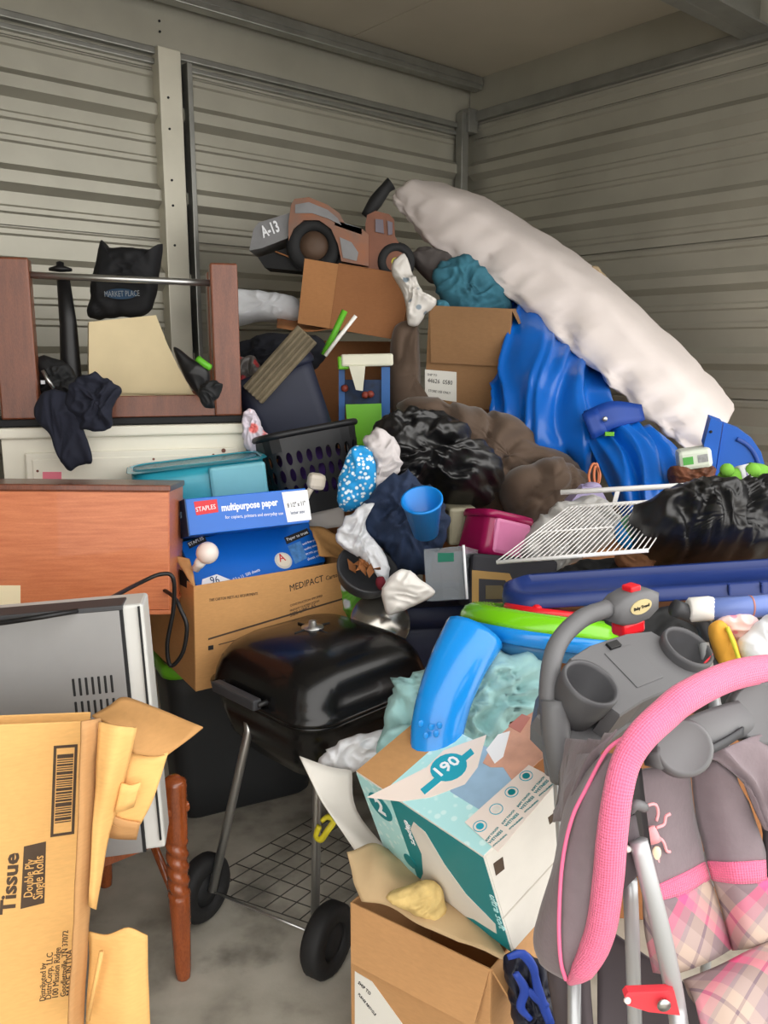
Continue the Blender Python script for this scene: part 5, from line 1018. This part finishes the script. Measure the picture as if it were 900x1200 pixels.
mb = MB(); NC, NRr = 30, 5
for i in range(NC):
    for j in range(NRr):
        u0, u1, v0, v1 = i/NC, (i+1)/NC, j/NRr, (j+1)/NRr; hole = j in (1, 2, 3)
        if not hole:
            for th, fl in ((0, 0), (.004, 1)):
                q = [bpos(u0, v0, th), bpos(u1, v0, th), bpos(u1, v1, th), bpos(u0, v1, th)]; mb.add(q if not fl else q[::-1], [[0, 1, 2, 3]])
            continue
        K = 12; o_, h_ = [], []
        for k in range(K):
            a = 2*math.pi*k/K+math.pi/4; c_, s_ = math.cos(a), math.sin(a); m = max(abs(c_), abs(s_))
            o_.append((u0+(u1-u0)*(.5+.5*c_/m), v0+(v1-v0)*(.5+.5*s_/m))); h_.append((u0+(u1-u0)*(.5+.30*c_), v0+(v1-v0)*(.5+.40*s_)))
        vs = [bpos(*q) for q in o_]+[bpos(*q) for q in h_]+[bpos(*q, .004) for q in o_]+[bpos(*q, .004) for q in h_]
        fs = []
        for k in range(K): l = (k+1) % K; fs += [[k, l, K+l, K+k], [2*K+l, 2*K+k, 3*K+k, 3*K+l], [K+k, K+l, 3*K+l, 3*K+k]]
        mb.add(vs, fs)
mb.done('basket_wall', BK, t, recalc=False)
MB().tube([bpos(u, 1.0) for u in np.linspace(0, 1, 49)], .011, 8).done('rim', BK, t)
MB().rings([[bpos(u, .02, .002) for u in np.linspace(0, 1, 32, endpoint=False)], [bpos(u, .0, .002) for u in np.linspace(0, 1, 32, endpoint=False)]]).done('base', BK, t)
MB().ball(bfr.p(0, 0, -.03), (.125, .09, .10), 12, .25, 10).done('purple_shirt', M('purple_cotton', (62, 34, 104), .9, 0, .2), label='dark purple clothing inside the black laundry basket', cat='clothing')
MB().inflate(((286, 485), (296, 480), (304, 492), (310, 506), (328, 518), (312, 530), (290, 528), (284, 505)), 2.70, .025, .03, .008, 16, 3).done('striped_bag', spotted('white_pink_film', (222, 212, 224), (238, 122, 118), 18, .35, .4), label='white plastic bag with pink stripes at the dresser corner', cat='bag')
# white scoop and pale box by the paper boxes
t = T('white_scoop', 'white plastic scoop with cube head above the paper box', 'scoop', P(366, 585, 2.5))
MB().box(Fr(P(362, 574, 2.46), 20, 0, 10), (0, 0, 0), (.052, .05, .05), .014).done('head', M('cream_plastic', (232, 222, 206), .5, 0, .05), t)
MB().tube([P(369, 566, 2.49), P(361, 578, 2.48), P(355, 592, 2.47)], .010, 8).done('stem', M('cream_plastic', (232, 222, 206)), t)
gf2 = Fr(P(362, 616, 2.62), 14, 0, -5)
MB().box(gf2, (0, 0, -.02), (.12, .12, .075), .01).done('pale_box', M('pale_grey_foam', (196, 190, 184), .8, 0, .08, 8), label='pale grey foam box between laundry basket and paper boxes', cat='box')
of2 = Fr(P(526, 640, 2.55), 10, 0, 0)
MB().box(of2, (0, 0, 0), (.09, .09, .12), .01).done('beige_canister', M('olive_beige_plastic', (158, 152, 128), .5, 0, .08), label='beige plastic canister behind the blue pail', cat='canister')

MB().inflate(((700, 735), (740, 722), (790, 712), (850, 716), (900, 730), (905, 790), (860, 830), (780, 830), (710, 800)), 1.78, .06, .15, .012, 7, 4, .5).done('black_gap_filler', BLKM, label='added black filler in the dark gap behind the stroller handle hub', cat='bag')  # invented black form that stands in for the darkness behind the handle
MB().inflate(((400, 680), (414, 668), (424, 690), (426, 716), (414, 730), (402, 712)), 2.44, .03, .05, .006, 14, 2).done('snack_wrapper', spotted('lime_wrapper', (112, 186, 70), (212, 222, 232), 22, .4, .35), label='lime and white wrapper between moving carton and leaf bowl', cat='wrapper')

# cartons that carry the heap, mostly buried
def buried(O, yaw, L, D, Hh, label, c):
    f = Fr(O, yaw); t = T('carton', label, 'box', f.p(L/2, D/2, 0))
    carton(t, f, L, D, Hh, c, (), lid=True); MB().box(f, (L/2-.025, -.001, Hh+.003), (L/2+.025, D+.001, Hh+.006)).done('packing_tape', CARDI, t)
buried((-.52, 3.55, 0), 20, .62, .42, 1.50, 'tall dark brown carton at the back wall carrying the truck carton', CARDD)
buried((.16, 3.34, 0), -8, .44, .40, 1.24, 'brown carton buried behind the comforter, carrying the label carton', CARDD)
buried((.62, 2.72, 0), 12, .50, .42, .80, 'brown carton buried beneath the blue vinyl cover', CARDD)
buried((.34, 1.98, 0), -6, .66, .36, .80, 'wide brown carton buried beneath the navy tub lid and trash bag', CARDD)
